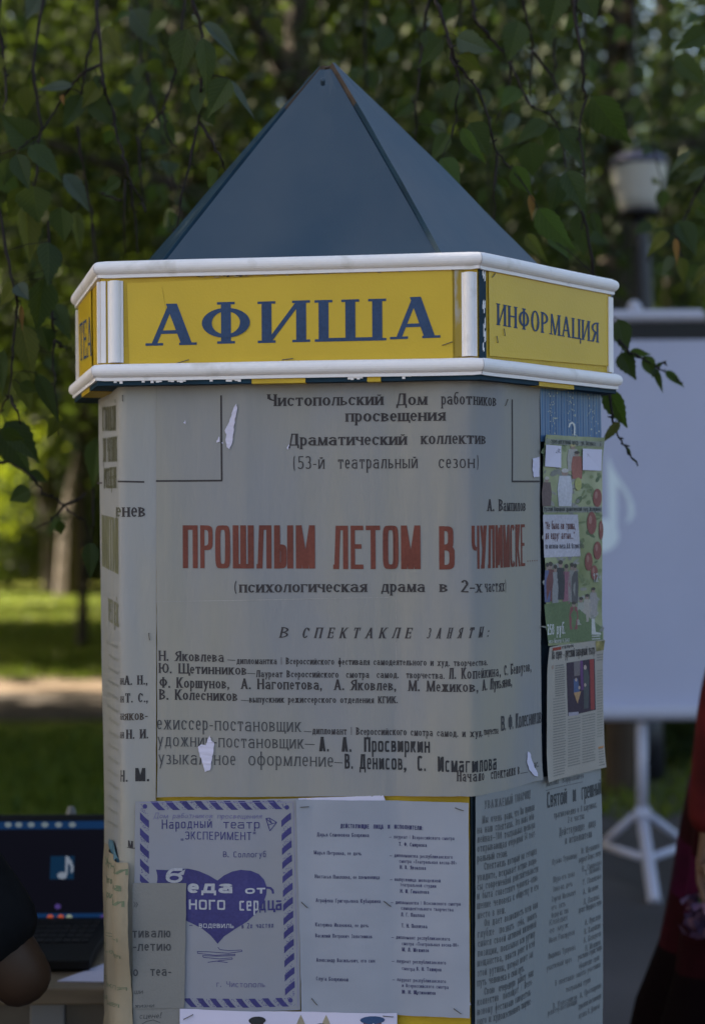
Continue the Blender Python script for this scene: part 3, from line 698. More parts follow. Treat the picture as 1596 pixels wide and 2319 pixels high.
T("дипломант I Всероссийского смотра самод. и худ.", 708, 1661, 1086, 1665, 17, SERIF_SM, BRN); T("творчества", 1089, 1663, 1121, 1660, 17, SERIF_SM, BRN); T("В. Ф. Колесников", 1127, 1654, 1221, 1636, 34, COND, DGR)
T("удожник-постановщик", 359, 1688, 688, 1694, 29, LIGHT, DGR); MP.line([(691, 1684), (713, 1685)], 2, DGR); T("А.  А.  Просвиркин", 723, 1700, 973, 1703, 33, COND, BLK)
T("узыкальное", 361, 1729, 535, 1731, 30, LIGHT, DGR); T("оформление", 565, 1731, 755, 1735, 30, LIGHT, DGR); MP.line([(758, 1725), (776, 1726)], 2, DGR)
T("В. Денисов,  С.  Исмагилова", 781, 1739, 1118, 1741, 34, COND, BLK)
T("Начало  спектакля в", 1034, 1767, 1170, 1751, 25, SERIF_SM, BRN); MP.line([(1172, 1750), (1189, 1747)], 1.5, DGR); T("ас.", 1203, 1738, 1214, 1735, 17, SERIF_SM, DGR)
MP.line([(502.5, 896), (504, 1086)], 4, BRN); MP.line([(356, 1089), (505, 1088)], 4, BRN); MP.line([(1154, 905), (1154, 1090)], 3, BRN); MP.line([(1153, 1090), (1216, 1090)], 4, BRN)
MP.line([(896, 1330), (897, 1500)], 1.2, (.30, .29, .28)); MP.line([(356, 1362), (880, 1352)], 1.2, (.31, .30, .29))
MP.done()
MP.patch([(538, 914), (540, 925), (536, 945), (533, 962), (530, 985), (528, 1003), (522, 1017), (516, 1013), (513, 998), (515, 985), (511, 975), (519, 960), (527, 940), (531, 925)], WT)
MP.patch([(477, 1664), (481, 1676), (487, 1681), (486, 1700), (481, 1722), (478, 1742), (466, 1746), (462, 1730), (455, 1712), (450, 1690), (458, 1684), (468, 1686), (472, 1672)], WT)
MP.patch([(1188, 1699), (1193, 1703), (1198, 1722), (1210, 1750), (1210, 1757), (1202, 1754), (1190, 1740), (1186, 1722)], WT)
MP.patch([(1199, 1038), (1214, 1034), (1215, 1079), (1202, 1081), (1198, 1062)], WT)
for q in ([(492, 1002), (498, 988), (500, 1000)], [(504, 1002), (508, 1000), (507, 1008)], [(418 + 233, 1016), (656, 1005), (654, 1018)], [(417, 958), (422, 951), (423, 961)]): MP.patch(q, WT)
MP.staple(1138, 918, 1143, 905)
# --- white strip and yellow board edge show between the sheets
BW = Sheet(BODY, 'backing_sheet', 1, [(676, 1806), (868, 1800), (1066, 2302), (690, 2318)], WT, 'blank white sheet almost hidden behind the printed cast list', 'paper')
# --- violet heart playbill
HB = Sheet(BODY, 'playbill', 2, [(309, 1813), (676, 1806), (681, 2285), (305, 2290)], GB, 'violet playbill with a large heart and striped rope border', 'poster')
def rope(xa, ya, xb, yb, n, w, flip=1):
    for k in range(n):
        t0, t1 = k / n, (k + .66) / n; dx, dy = xb - xa, yb - ya; L = math.hypot(dx, dy); ux, uy = dx / L, dy / L; nx, ny = -uy * flip, ux * flip
        j = rnd.uniform(-.5, .5); st_ = .62 * L / n
        a0, a1 = (xa + dx * t0, ya + dy * t0), (xa + dx * t1, ya + dy * t1)
        pts = []
        for q in range(7):   # bellied S-shaped strand
            f = q / 6; b = math.sin(f * math.pi) * 1.2
            pts.append((a0[0] + ux * (st_ * (1 - f) * .9 - b) + nx * w * (f - .5), a0[1] + uy * (st_ * (1 - f) * .9 - b) + ny * w * (f - .5)))
        pts = [(x_, y_) for x_, y_ in pts]
        back = [(p[0] + (a1[0] - a0[0]) * .72, p[1] + (a1[1] - a0[1]) * .72) for p in reversed(pts)]
        HB.shape(pts + back, VIO, fine=False)
        for q in range(26):
            f = rnd.random(); g = rnd.uniform(.75, 1.25)
            cx = a0[0] + (a1[0] - a0[0]) * g * 1.3 + nx * w * (f - .5) * .9 + ux * st_ * (1 - f) * .9; cy = a0[1] + (a1[1] - a0[1]) * g * 1.3 + ny * w * (f - .5) * .9 + uy * st_ * (1 - f) * .9
            HB.ellipse(cx, cy, rnd.uniform(.5, 1.5), rnd.uniform(.5, 1.2), (.085, .08, .21), n=5)
rope(343, 1823, 640, 1820, 9, 20, -1); rope(330, 1990 + 300, 330, 1838, 13, 20); rope(649, 1838, 658, 2250, 13, 22, -1); rope(418, 2268, 655, 2266, 8, 20, -1)
for q in ((331, 1824), (651, 1826), (659, 2262)):
    for k in range(6): HB.line([(q[0] - 5 * math.cos(k * .52), q[1] - 5 * math.sin(k * .52)), (q[0] + 5 * math.cos(k * .52), q[1] + 5 * math.sin(k * .52))], 2, VIO)
HB.line([(319, 1815), (663, 1814)], 1, (.2, .19, .35)); HB.line([(665, 1815), (676, 2276)], 1, (.2, .19, .35))
HB.text("Дом работников просвещения", 350, 1851, 594, 1851, 13, HAND, (.14, .13, .28))
HT = style(W=.11, h=.1, s=0, t=0, n=3.5, xh=.72, gap=.2)
HB.text("Народный", 369, 1875, 482, 1872, 21, HT, VIO); HB.text("театр", 508, 1873, 590, 1873, 20, HT, VIO); HB.text("„ЭКСПЕРИМЕНТ“", 412, 1899, 581, 1899, 18, HT, VIO)
HB.line([(604, 1851), (612, 1850), (628, 1860), (613, 1879), (604, 1851), (617, 1862), (612, 1852)], 2, VIO); HB.line([(608, 1866), (628, 1860)], 1.6, VIO)
HB.text("В. Соллогуб", 508, 1938, 604, 1938, 13, HT, VIO)
HB.shape([(356, 1967), (380, 1968), (402, 1966), (427, 1965), (452, 1970), (476, 1980), (495, 1991), (510, 1979), (529, 1970), (548, 1966), (570, 1968), (588, 1976), (600, 1989), (606, 2006), (605, 2022), (598, 2042), (584, 2063), (562, 2083), (535, 2100), (510, 2117), (495, 2134), (480, 2116), (460, 2100), (427, 2084), (392, 2062), (368, 2036), (356, 2006), (359, 1990), (359, 1980)], VIO)
WI = (.36, .365, .41)
HB.text("б", 378, 1997, 416, 1997, 36, style(W=.26, h=.16, s=0, t=0, xh=.62), WI, 1); HB.shape([(404, 1977), (422, 1966), (418, 1979), (406, 1980)], WI, 1)
BEDA = style(W=.3, h=.2, s=0, t=0, n=2.4, xh=.72, gap=.18)
HB.text("еда", 427, 2020, 531, 2019, 30, BEDA, WI, 1); HB.text("о", 558, 2020, 580, 2020, 18, BEDA, WI, 1); HB.text("т", 584, 2020, 603, 2020, 18, BEDA, WI, 1); HB.line([(606, 2007), (614, 2008), (619, 2013), (620, 2020)], 5, VIO)
HB.text("ного", 430, 2057, 513, 2057, 28, BLOCK, WI, 1); HB.text("сер", 545, 2058, 588, 2058, 28, BLOCK, WI, 1); HB.text("дца", 590, 2058, 640, 2058, 28, BLOCK, VIO, 1)
HB.text("водевиль", 453, 2098, 532, 2098, 12, BLOCK, WI, 1); HB.line([(431, 2093), (438, 2093)], 1.6, VIO); HB.text("в 2х частях", 550, 2098, 621, 2097, 12, HT, VIO, 1)
HB.line([(496, 2142), (500, 2147), (520, 2149), (550, 2147), (551, 2150), (520, 2155), (470, 2152), (449, 2152), (450, 2156), (490, 2160), (535, 2157), (534, 2160), (495, 2162), (461, 2161), (463, 2165), (500, 2168), (528, 2165), (529, 2168), (500, 2172), (473, 2176), (492, 2173), (518, 2176)], 1.5, VIO)
HB.text("г. Чистополь", 493, 2231, 602, 2231, 13, HT, (.10, .09, .2))
HB.done('print')
# --- cast list
CL = Sheet(BODY, 'cast_list', 3, [(672, 1808), (1060, 1814), (1063, 2300), (684, 2293)], GC, 'pale blue-grey cast list of two typed columns right of the heart playbill', 'poster', curl=.003)
CI = (.06, .06, .125)
CL.text("ДЕЙСТВУЮЩИЕ  ЛИЦА  И  ИСПОЛНИТЕЛИ:", 772, 1872, 957, 1877, 9.5, SANSB, (.05, .05, .12))
for t, a, b, y in (("Дарья Семеновна Бояркина", 719, 836, 1891), ("Марья Петровна, ее дочь", 712, 819, 1932), ("Настасья Павловна, ее племянница", 714, 860, 1986), ("Аграфена Григорьевна Кубыркина", 716, 862, 2040), ("Катерина Ивановна, ее дочь", 715, 835, 2095), ("Василий Петрович Золотников", 715, 843, 2120), ("Александр Васильевич, его сын", 717, 849, 2175), ("Слуга Бояркиной", 717, 789, 2217)):
    CL.text(t, a, y, b, y + 2, 9, SANS, CI)
for t, a, b, y in (("— лауреат I Всероссийского смотра", 881, 1028, 1897), ("— дипломантка республиканского", 882, 1024, 1939), ("смотра «Театральная весна-80»", 904, 1033, 1952), ("— выпускница молодежной", 883, 997, 1993), ("театральной студии", 906, 987, 2005), ("— дипломантка I Всесоюзного смотра", 885, 1042, 2045), ("самодеятельного творчества", 908, 1026, 2058), ("— дипломант республиканского", 886, 1018, 2124), ("смотра «Театральная весна-80»", 910, 1037, 2138), ("— лауреат республиканского", 887, 1009, 2178), ("смотра", 910, 939, 2194), ("— лауреат республиканского", 888, 1009, 2220), ("и Всероссийского смотра", 910, 1015, 2233)):
    CL.text(t, a, y, b, y + 2, 8.5, SANS, CI)
for t, a, b, y in (("Т. Ф. Смирнова", 903, 966, 1914), ("Н. В. Яковлева", 905, 964, 1966), ("Н. И. Гималеева", 906, 971, 2020), ("Л. Г. Павлова", 908, 961, 2073), ("Т. Н. Полякова", 909, 967, 2098), ("М. Л. Межиков", 910, 971, 2152), ("В. Н. Таширов", 943, 999, 2195), ("Ю. Н. Щетинников", 910, 986, 2248)):
    CL.text(t, a, y, b, y + 1, 9, SANSB, (.05, .05, .11))
CL.done()
for q in ((682, 1825, 700, 1824), (1030, 1826, 1048, 1832), (684, 2040, 697, 2052), (870, 2038, 885, 2050), (707, 2258, 719, 2272), (1027, 2279, 1043, 2290)): CL.staple(*q)
# --- grey note
NT = Sheet(BODY, 'torn_note', 4, [(305, 1996), (425, 1997), (420, 2279), (305, 2279)], GN, 'torn grey-brown note pasted over the lower left of the heart playbill', 'note', rag=.0012)
NT.text("»", 307, 2052, 318, 2052, 22, SANS, DGR); NT.text("тивалю", 305, 2119, 390, 2119, 22, SANS, DGR); NT.text("-летию", 306, 2149, 391, 2149, 22, SANS, DGR)
NT.text("о  теа-", 306, 2206, 391, 2206, 22, SANS, DGR); NT.text("ши", 308, 2246, 327, 2246, 12, HAND, DGR); NT.text("жизни", 309, 2278, 352, 2277, 11, HAND, DGR)
NT.done(); 
NB = Sheet(BODY, 'torn_note', 3, [(305, 2268), (413, 2268), (412, 2420), (304, 2420)], GN, 'grey handwritten scrap at the bottom edge under the torn note', 'note', rag=.0012)
NB.text("сцене!", 319, 2303, 368, 2302, 14, HAND, DGR); NB.line([(321, 2318), (335, 2309), (350, 2306), (365, 2312)], 1.3, DGR); NB.done()
# --- white photo print with costumed figures
PH = Sheet(BODY, 'photo_print', 5, [(411, 2280), (899, 2291), (905, 2600), (412, 2600)], mat('photo_paper', (.60, .57, .72), .4, var=.03, scale=8),
           'white photo print of people in uniform caps at the bottom of the kiosk', 'photo')
SK = (.38, .24, .19)
for cx, cy, w, capc, bandc in ((586, 2304, 19, (.03, .032, .035), (.10, .035, .03)), (844, 2305, 28, (.035, .07, .16), (.16, .06, .05))):
    PH.ellipse(cx, cy + 28, w * .62, 24, SK, 0); PH.shape([(cx - w * .75, cy + 2), (cx + w * .75, cy + 2), (cx + w * .68, cy + 15), (cx - w * .68, cy + 15)], bandc, 1); PH.ellipse(cx, cy, w, 9, capc, 2)
    PH.ellipse(cx + 2, cy + 9, 2, 2, (.6, .55, .5), 2, 6); PH.shape([(cx - w, cy + 60), (cx + w, cy + 60), (cx + w * 2, cy + 200), (cx - w * 2, cy + 200)], (.08, .09, .06), 0)
for cx in (683, 740):
    PH.shape([(cx - 11, 2318), (cx - 5, 2303), (cx, 2293), (cx + 5, 2303), (cx + 11, 2318), (cx + 10, 2330), (cx - 10, 2330)], (.30, .26, .19), 0); PH.ellipse(cx, 2342, 12, 18, SK, 0)
PH.ellipse(729, 2322, 17, 10, (.03, .03, .03), 1)
PH.done('print'); PH.staple(420, 2303, 440, 2293); PH.staple(868, 2296, 890, 2299)
# --- right face: glossy blue sheet, flyer, clipping, leaflet
BG = Sheet(BODY, 'glossy_sheet', 2, [(1216, 842), (1357, 842), (1356, 1000), (1217, 1000)], GLO, 'glossy blue striped sheet under the crown above the green flyer', 'poster')
for k in range(22):
    x = 1221 + k * 6.2; BG.line([(x, 868), (x + .5, 995)], 1.4, (.018, .075, .21) if k % 2 else (.05, .15, .33))
for k in range(120):
    c = rnd.choice((1243, 1290, 1333)); y = rnd.uniform(868, 1000); x = c + rnd.gauss(0, 5) + (y - 930) * .05
    BG.ellipse(x, y, rnd.uniform(.5, 1.5), rnd.uniform(.6, 2.2), (.42, .44, .36), 1, 5)
BG.line([(1281, 967), (1283, 960), (1288, 957), (1293, 961), (1294, 970), (1293, 985)], 3.5, (.55, .56, .55), 2); BG.done('print')
FL = Sheet(BODY, 'theatre_flyer', 3, [(1220, 984), (1355, 991), (1354, 1454), (1231, 1461)], FLY, 'green theatre flyer with apples, costumed figures and two white date notes', 'flyer', curl=.006)
FL.mute = .45
for k in range(150):
    x, y = rnd.uniform(1224, 1350), rnd.uniform(1000, 1450); g = rnd.random(); inr = x > 1300 and 1060 < y < 1330
    FL.ellipse(x, y, rnd.uniform(2, 7), rnd.uniform(4, 12), (.07 + .16 * g, .13 + .17 * g, .035 + .05 * g) if inr or y < 1060 else (.16 + .2 * g, .17 + .18 * g, .14 + .2 * g), 0, 7, rnd.uniform(0, 3))
FL.shape([(1224, 1368), (1280, 1360), (1352, 1420), (1352, 1449), (1231, 1456)], (.115, .20, .05), 1)
FL.shape([(1222, 993), (1353, 1000), (1353, 1012), (1222, 1005)], (.27, .30, .25), 1); FL.text("Культурно-досуговый центр - ул. Энгельса 11Б", 1225, 1003, 1349, 1010, 11, COND, (.04, .06, .05), 2)
FL.shape([(1222, 1147), (1353, 1147), (1353, 1160), (1222, 1160)], (.26, .27, .24), 1); FL.text("Русский Народный драматический театр Эксперимент", 1224, 1157, 1352, 1157, 10, COND, (.03, .045, .05), 2)
def fig(cx, top, h, w, body, hair=(.06, .045, .035), lvl=1):
    FL.shape([(cx - w * .45, top + h * .18), (cx + w * .45, top + h * .18), (cx + w * .6, top + h * .55), (cx + w * .5, top + h), (cx - w * .5, top + h), (cx - w * .6, top + h * .55)], body, lvl)
    FL.ellipse(cx, top + h * .1, w * .26, h * .09, (.36, .22, .17), lvl); FL.ellipse(cx, top + h * .04, w * .3, h * .06, hair, lvl + 1, 8)
fig(1270, 1062, 84, 27, (.55, .55, .66), (.55, .5, .5)); fig(1230, 1080, 66, 19, (.16, .09, .09), (.50, .45, .40)); fig(1288, 1006, 60, 22, (.40, .38, .36), (.5, .4, .1)); fig(1297, 1022, 62, 22, (.42, .09, .05), (.07, .05, .04), 2)
FL.ellipse(1299, 1096, 8, 15, (.40, .40, .03), 3)
for cx, w, c in ((1231, 8, (.09, .12, .33)), (1238, 11, (.20, .04, .05)), (1249, 9, (.30, .30, .32)), (1260, 11, (.04, .045, .06)), (1273, 10, (.35, .09, .16)), (1285, 9, (.28, .27, .25)), (1292, 9, (.10, .09, .10))): fig(cx, 1268 + rnd.uniform(0, 18), 88, w * 1.5, c)
for cx, top, w, c in ((1290, 1362, 17, (.30, .05, .06)), (1306, 1352, 16, (.36, .36, .30)), (1320, 1345, 16, (.42, .36, .30)), (1334, 1330, 16, (.34, .30, .30))): fig(cx, top, 62, w, c)
for cx, cy, rx, ry in ((1343, 1127, 10, 21), (1330, 1184, 11, 26), (1351, 1200, 5, 22), (1343, 1246, 9, 21), (1323, 1271, 9, 21), (1336, 1296, 8, 17)):
    FL.ellipse(cx, cy, rx, ry, (.32, .05, .035), 2); FL.ellipse(cx - rx * .3, cy - ry * .3, rx * .35, ry * .4, (.44, .16, .12), 3, 8)
FL.shape([(1222, 1165), (1298, 1165), (1304, 1259), (1224, 1262)], (.50, .48, .60), 1)
MAR = (.15, .03, .035)
FL.text("\"Не было ни гроша,", 1227, 1198, 1292, 1198, 17, COND, MAR, 2); FL.text("да вдруг алтын...\"", 1227, 1220, 1290, 1220, 17, COND, MAR, 2); FL.text("по мотивам пьесы А.Н. Островского", 1227, 1242, 1311, 1241, 12, COND, (.05, .05, .09), 2)
FL.text("12+", 1333, 1318, 1351, 1316, 20, COND, (.42, .42, .42), 3); FL.text("250 руб.", 1230, 1437, 1271, 1434, 24, COND, (.62, .62, .62), 2); FL.text("касса билетов 4-33-43", 1232, 1456, 1280, 1453, 9, COND, (.55, .55, .55), 2)
FL.shape([(1330, 1400), (1336, 1400), (1339, 1430), (1349, 1432), (1349, 1436), (1330, 1436)], (.55, .55, .55), 2)
for y in (1440, 1446): FL.line([(1331, y), (1347, y - 1)], 2.4, (.5, .5, .5), 2)
FL.done('print')
def note(pts, txt, x0, y0, x1, y1, cap):
    FL.patch(pts, WT, 'date_note', .0022); FL.text(txt, x0, y0, x1, y1, cap, HAND, (.05, .05, .12), 10); FL.done('handwriting')
note([(1222, 1007), (1260, 1010), (1260, 1059), (1223, 1056)], "31.08.2024г.", 1227, 1027, 1258, 1026, 14)
note([(1309, 1016), (1350, 1018), (1350, 1066), (1308, 1064)], "15ч. 00м.", 1315, 1035, 1339, 1035, 12)
NP = Sheet(BODY, 'newspaper_clipping', 4, [(1231, 1464), (1354, 1447), (1360, 1735), (1229, 1770)], GT, 'yellowish newspaper clipping with a stage photo below the green flyer', 'clipping', curl=.004)
NP.shape([(1241, 1466), (1262, 1463), (1262, 1470), (1241, 1473)], (.26, .05, .035)); NP.text("В ГОД КУЛЬТУРЫ", 1264, 1468, 1289, 1464, 6, COND, DGR)
NP.text("На сцене – русский народный театр", 1240, 1492, 1336, 1480, 20, style(W=.13, h=.08, s=.03, t=.04, xh=.8, gap=.06), BRN)
def hl(x0, x1, y, ref=1231):   # a printed line stays level on the wall: find its far end
    a, b = NP.prof.px(x0, y), NP.prof.px(x1, y); return y - (y - YH) * (1 - a[2] / b[2])
def column(x0, x1, ya, yb, pitch=6.6, wpx=2.6, c=(.17, .16, .15)):
    y = ya
    while y < yb:
        x = x0
        while x < x1 - 2:
            w = min(rnd.uniform(3, 9), x1 - x); NP.line([(x, hl(x0, x, y) if x > x0 else y), (x + w, hl(x0, x + w, y))], wpx, c); x += w + 1.1
        y += pitch
column(1249, 1270, 1507, 1575, 5.2); column(1244, 1271, 1582, 1760, 6.2, 2.4, (.2, .19, .18)); column(1277, 1304, 1628, 1735, 6.2, 2.4, (.2, .19, .18)); column(1309, 1337, 1620, 1728, 6.2, 2.4, (.19, .18, .17)); column(1341, 1353, 1482, 1500, 6, 2.4); column(1342, 1355, 1518, 1670, 6.2, 2.2, (.21, .2, .18)); column(1345, 1356, 1695, 1735, 6, 2.2)
NP.text("«", 1240, 1516, 1246, 1515, 16, COND, (.30, .10, .06)); NP.shape([(1344, 1690), (1356, 1687), (1356, 1691), (1344, 1694)], (.40, .18, .07))
NP.shape([(1274, 1500), (1336, 1490), (1339, 1606), (1277, 1620)], (.045, .032, .05), 0)
for P_, c in (([(1290, 1497), (1304, 1495), (1304, 1528), (1291, 1530)], (.14, .12, .13)), ([(1304, 1495), (1310, 1494), (1312, 1560), (1306, 1562)], (.11, .05, .14)), ([(1325, 1492), (1334, 1491), (1336, 1605), (1327, 1606)], (.24, .05, .05)), ([(1312, 1510), (1318, 1507), (1324, 1530), (1322, 1602), (1312, 1604)], (.07, .075, .08)), ([(1290, 1537), (1299, 1535), (1303, 1565), (1290, 1567)], (.07, .10, .20)), ([(1290, 1567), (1306, 1564), (1298, 1592)], (.36, .22, .12)), ([(1278, 1612), (1300, 1610), (1300, 1618), (1278, 1620)], (.30, .28, .34))): NP.shape(P_, c, 1)
for cx, cy, r_ in ((1315, 1510, 4), (1295, 1538, 3), (1302, 1556, 3), (1315, 1550, 3)): NP.ellipse(cx, cy, r_ * .8, r_ * 1.4, (.36, .28, .25), 2, 8)
NP.done('print'); NP.patch([(1337, 1451), (1354, 1449), (1354, 1470), (1339, 1474)], mat('garden_print', (.06, .09, .05), .7, var=.6, scale=80, col2=(.35, .30, .12)), 'colour_picture', .0006)
LEAFLET = style(W=.115, h=.09, s=.02, t=.04, xh=.74, gap=.12, seg=8)
LF_ = Sheet(BODY, 'play_leaflet', 0, [(1073, 1800), (1357, 1722), (1361, 2330), (1073, 2330)], GF, 'grey-green unfolded play leaflet in small type on the lower right face', 'leaflet', curl=0, bulge=lambda u, v: .0025 * math.sin((u - .75) * 30))
LI = (.105, .11, .115)
LF_.text("УВАЖАЕМЫЙ ТОВАРИЩ!", 1091, 1830, 1197, None, 19, style(W=.11, h=.09, s=0, t=0, gap=.12, seg=8), LI)
lines = [(1086, 1863, 1207, "Мы очень рады, что Вы пришли"), (1076, 1886, 1208, "на наш спектакль. Это наша юби-"), (1076, 1907, 1209, "лейная—100 театральная премьера"), (1076, 1928, 1211, "открывающая очередной 54 теат-"), (1076, 1950, 1140, "ральный сезон."), (1090, 1968, 1213, "Спектакль который вы сегодня"), (1076, 1993, 1215, "увидите, вскрывает острые вопро-"), (1076, 2014, 1217, "сы современной действительности"), (1076, 2035, 1218, "и быта советского человека—отно-"), (1076, 2057, 1218, "шение человека к обществу и его"), (1077, 2079, 1136, "место в нем."), (1091, 2096, 1217, "Он дает возможность всем нам"), (1078, 2122, 1215, "глубже  познать  себя,  понять"), (1078, 2143, 1213, "смысл своей активной жизненной"), (1078, 2165, 1210, "позиции, показывая всю рутину"), (1077, 2187, 1209, "мещанства, власти денег и всей"), (1077, 2210, 1207, "этой рутины, которая может зак-"), (1077, 2232, 1182, "путь человека в свой путь."), (1091, 2251, 1205, "Свою  очередную  работу  наш"), (1077, 2275, 1203, "коллектив  посвящает  I  Всесо-"), (1077, 2297, 1201, "юзному фестивалю самодеятель-"), (1077, 2319, 1200, "ного и художественного творчес-")]
for x0, y, x1, t in lines: LF_.text(t, x0, y, x1, None, 17.5, LEAFLET, LI)
LF_.text("Михаил  Варфоломеев", 1237, 1781, 1315, None, 13, LEAFLET, LI); LF_.line([(1236, 1790), (1276, 1778), (1313, 1769)], 1.3, LI)
LF_.text("Святой  и  грешный", 1239, 1830, 1357, None, 37, COND, (.06, .065, .07))
for x0, y, x1, t, c in ((1254, 1853, 1344, "трагикомедия в 8 картинах,", 15), (1282, 1862, 1315, "2-х частях", 14), (1265, 1893, 1341, "Действующие  лица", 19), (1277, 1911, 1331, "и исполнители", 18)): LF_.text(t, x0, y, x1, None, c, LEAFLET, (.11, .115, .12))
for k, (x0, y, x1, t) in enumerate([(1251, 1958, 1300, "Кузьма Тудышкин"), (1309, 1932, 1350, "Ю. Щетинников"), (1304, 1952, 1354, "лауреат Всерос. смотра"), (1311, 1972, 1355, "В. Смирнова"), (1317, 1981, 1352, "Т. Яковлева"), (1253, 1998, 1296, "Шура-его жена"), (1312, 2003, 1354, "Т. Полякова"), (1252, 2020, 1292, "Зина-их дочь"), (1313, 2024, 1347, "А. Яковлев"), (1250, 2043, 1298, "Сергей Иванович"), (1314, 2047, 1349, "Л. Павлова"), (1249, 2062, 1278, "его зять"), (1249, 2079, 1283, "Федор-их сын"), (1304, 2066, 1355, "артист Народного театра"), (1245, 2096, 1281, "Клавдия"), (1317, 2093, 1353, "А. Лукьянов"), (1245, 2114, 1283, "ее муж"), (1316, 2114, 1352, "В. Копейкин"), (1244, 2136, 1296, "Иван Говорунов"), (1314, 2134, 1354, "А. Белоусов"), (1318, 2152, 1353, "Н. Межиков"), (1242, 2172, 1297, "Людмила Тулупова"), (1238, 2199, 1289, "участковый врач"), (1302, 2172, 1356, "участники студии театра"), (1304, 2192, 1350, "оформление сцены"), (1256, 2232, 1353, "В спектакле заняты участники"), (1278, 2246, 1330, "театральной студии"), (1251, 2284, 1300, "В. Колесников"), (1306, 2258, 1355, "А. Просвиркин"), (1240, 2300, 1300, "режиссер-постановщик"), (1303, 2284, 1356, "художник-постановщик"), (1304, 2305, 1352, "музыка В. Денисов")]):
    LF_.text(t, x0, y, x1, None, 13.5, LEAFLET, (.13, .135, .14))
LF_.done()
# --- yellowed sheet working loose round the lower left corner
def blg(u, v):
    uc = BODY.cum[3]; return .010 * max(0, 1 - abs(u - uc) / .16) * min(1, max(0, (CAMZ - .43 - v) / .18)) + .005 * math.sin(u * 75 + v * 14 + 3 * noise.noise((u * 9, v * 6, 0))) * min(1, max(0, (CAMZ - .43 - v) / .1))
YS = Sheet(BODY, 'programme_sheet', 2, [(247, 1905), (297, 1950), (306, 2340), (245, 2340)], GY, 'yellowed crumpled programme sheet peeling off the lower left corner of the kiosk', 'poster', bulge=blg, rag=.002)
for k, (t_, dy_) in enumerate((("участники", 0), ("народного театра", 36), ("и зрители", 70), ("сезон", 150), ("премьера", 188), ("спектакля", 262), ("театра", 300))): YS.text(t_, 249 + (k % 3) * 4, 1950 + dy_, 297 - (k * 7) % 11, 1976 + dy_, 17 if k < 3 else 11, SANSB if k < 3 else SANS, (.13, .155, .095))
YS.done()
SC = Sheet(BODY, 'paper_scrap', 3, [(256, 1898), (266, 1904), (290, 1962), (255, 1915)], mat('blue_scrap', (.07, .16, .22), .6, var=.3, scale=40), 'small dark blue scrap above the yellowed programme sheet', 'paper', rag=.001)

# ------------------------------------------------------------------ leaves
LEAF_G = leaf_mat('birch_leaf', (.014, .026, .009), (.030, .046, .013), .22)
LEAF_Y = leaf_mat('birch_leaf_yellow', (.05, .06, .009), (.09, .085, .014), .3)
LEAF_P = leaf_mat('birch_leaf_pale', (.045, .060, .048), (.06, .078, .060), .2)
LEAF_B = leaf_mat('birch_leaf_brown', (.13, .055, .015), (.20, .10, .02), .2)
LEAF_L = leaf_mat('birch_leaf_light', (.028, .056, .014), (.045, .075, .018), .3)
BARK = mat('twig_bark', (.020, .016, .015), .8, var=.4, scale=60, spec=.15)
BIRCH = mat('birch_bark', (.55, .52, .48), .7, var=.2, scale=6, col2=(.06, .055, .05), thr=(.52, .68), stretch=(1, 1, .22))
TRUNK = mat('dark_bark', (.050, .040, .032), .9, var=.5, scale=9, bump=1.0, bscale=25, stretch=(1, 1, .3))
HALF = [0, .55, .80, .93, 1.0, 1.0, .95, .87, .76, .63, .49, .36, .24, .13, .05]
def leaf(mb, base, tip, width, face, mi, fold=.25, curl=.12, seed=0):
    """one serrated birch leaf: two half blades folded on the midrib"""
    base, tip = Vector(base), Vector(tip); L = tip - base; l = L.length; d = L.normalized()
    nz = (Vector(face) - d * d.dot(Vector(face))).normalized(); sd = d.cross(nz); n = len(HALF); rows = []
    rr_ = random.Random(seed); tw = rr_.uniform(-.25, .25)
    for k in range(n):
        t = k / (n - 1); c = base + L * t - nz * (curl * l * (t * t)); hw = HALF[k] * width / 2 * (1.0 if k % 2 else .90)
        s2 = (sd * math.cos(tw * t) + nz * math.sin(tw * t)); up = nz * (fold * hw); bk = -d * (width * .03 if k % 2 else 0)
        i = len(mb.v); mb.v += [tuple(c - s2 * hw + up - bk), tuple(c), tuple(c + s2 * hw + up - bk)]
        mb.uv[i] = (-HALF[k], t); mb.uv[i + 1] = (0, t); mb.uv[i + 2] = (HALF[k], t); rows.append(i)
    for a, b in zip(rows, rows[1:]):
        for q in ((a, a + 1, b + 1, b), (a + 1, a + 2, b + 2, b + 1)): mb.f.append(q); mb.mi.append(mi); mb.c.append(None)

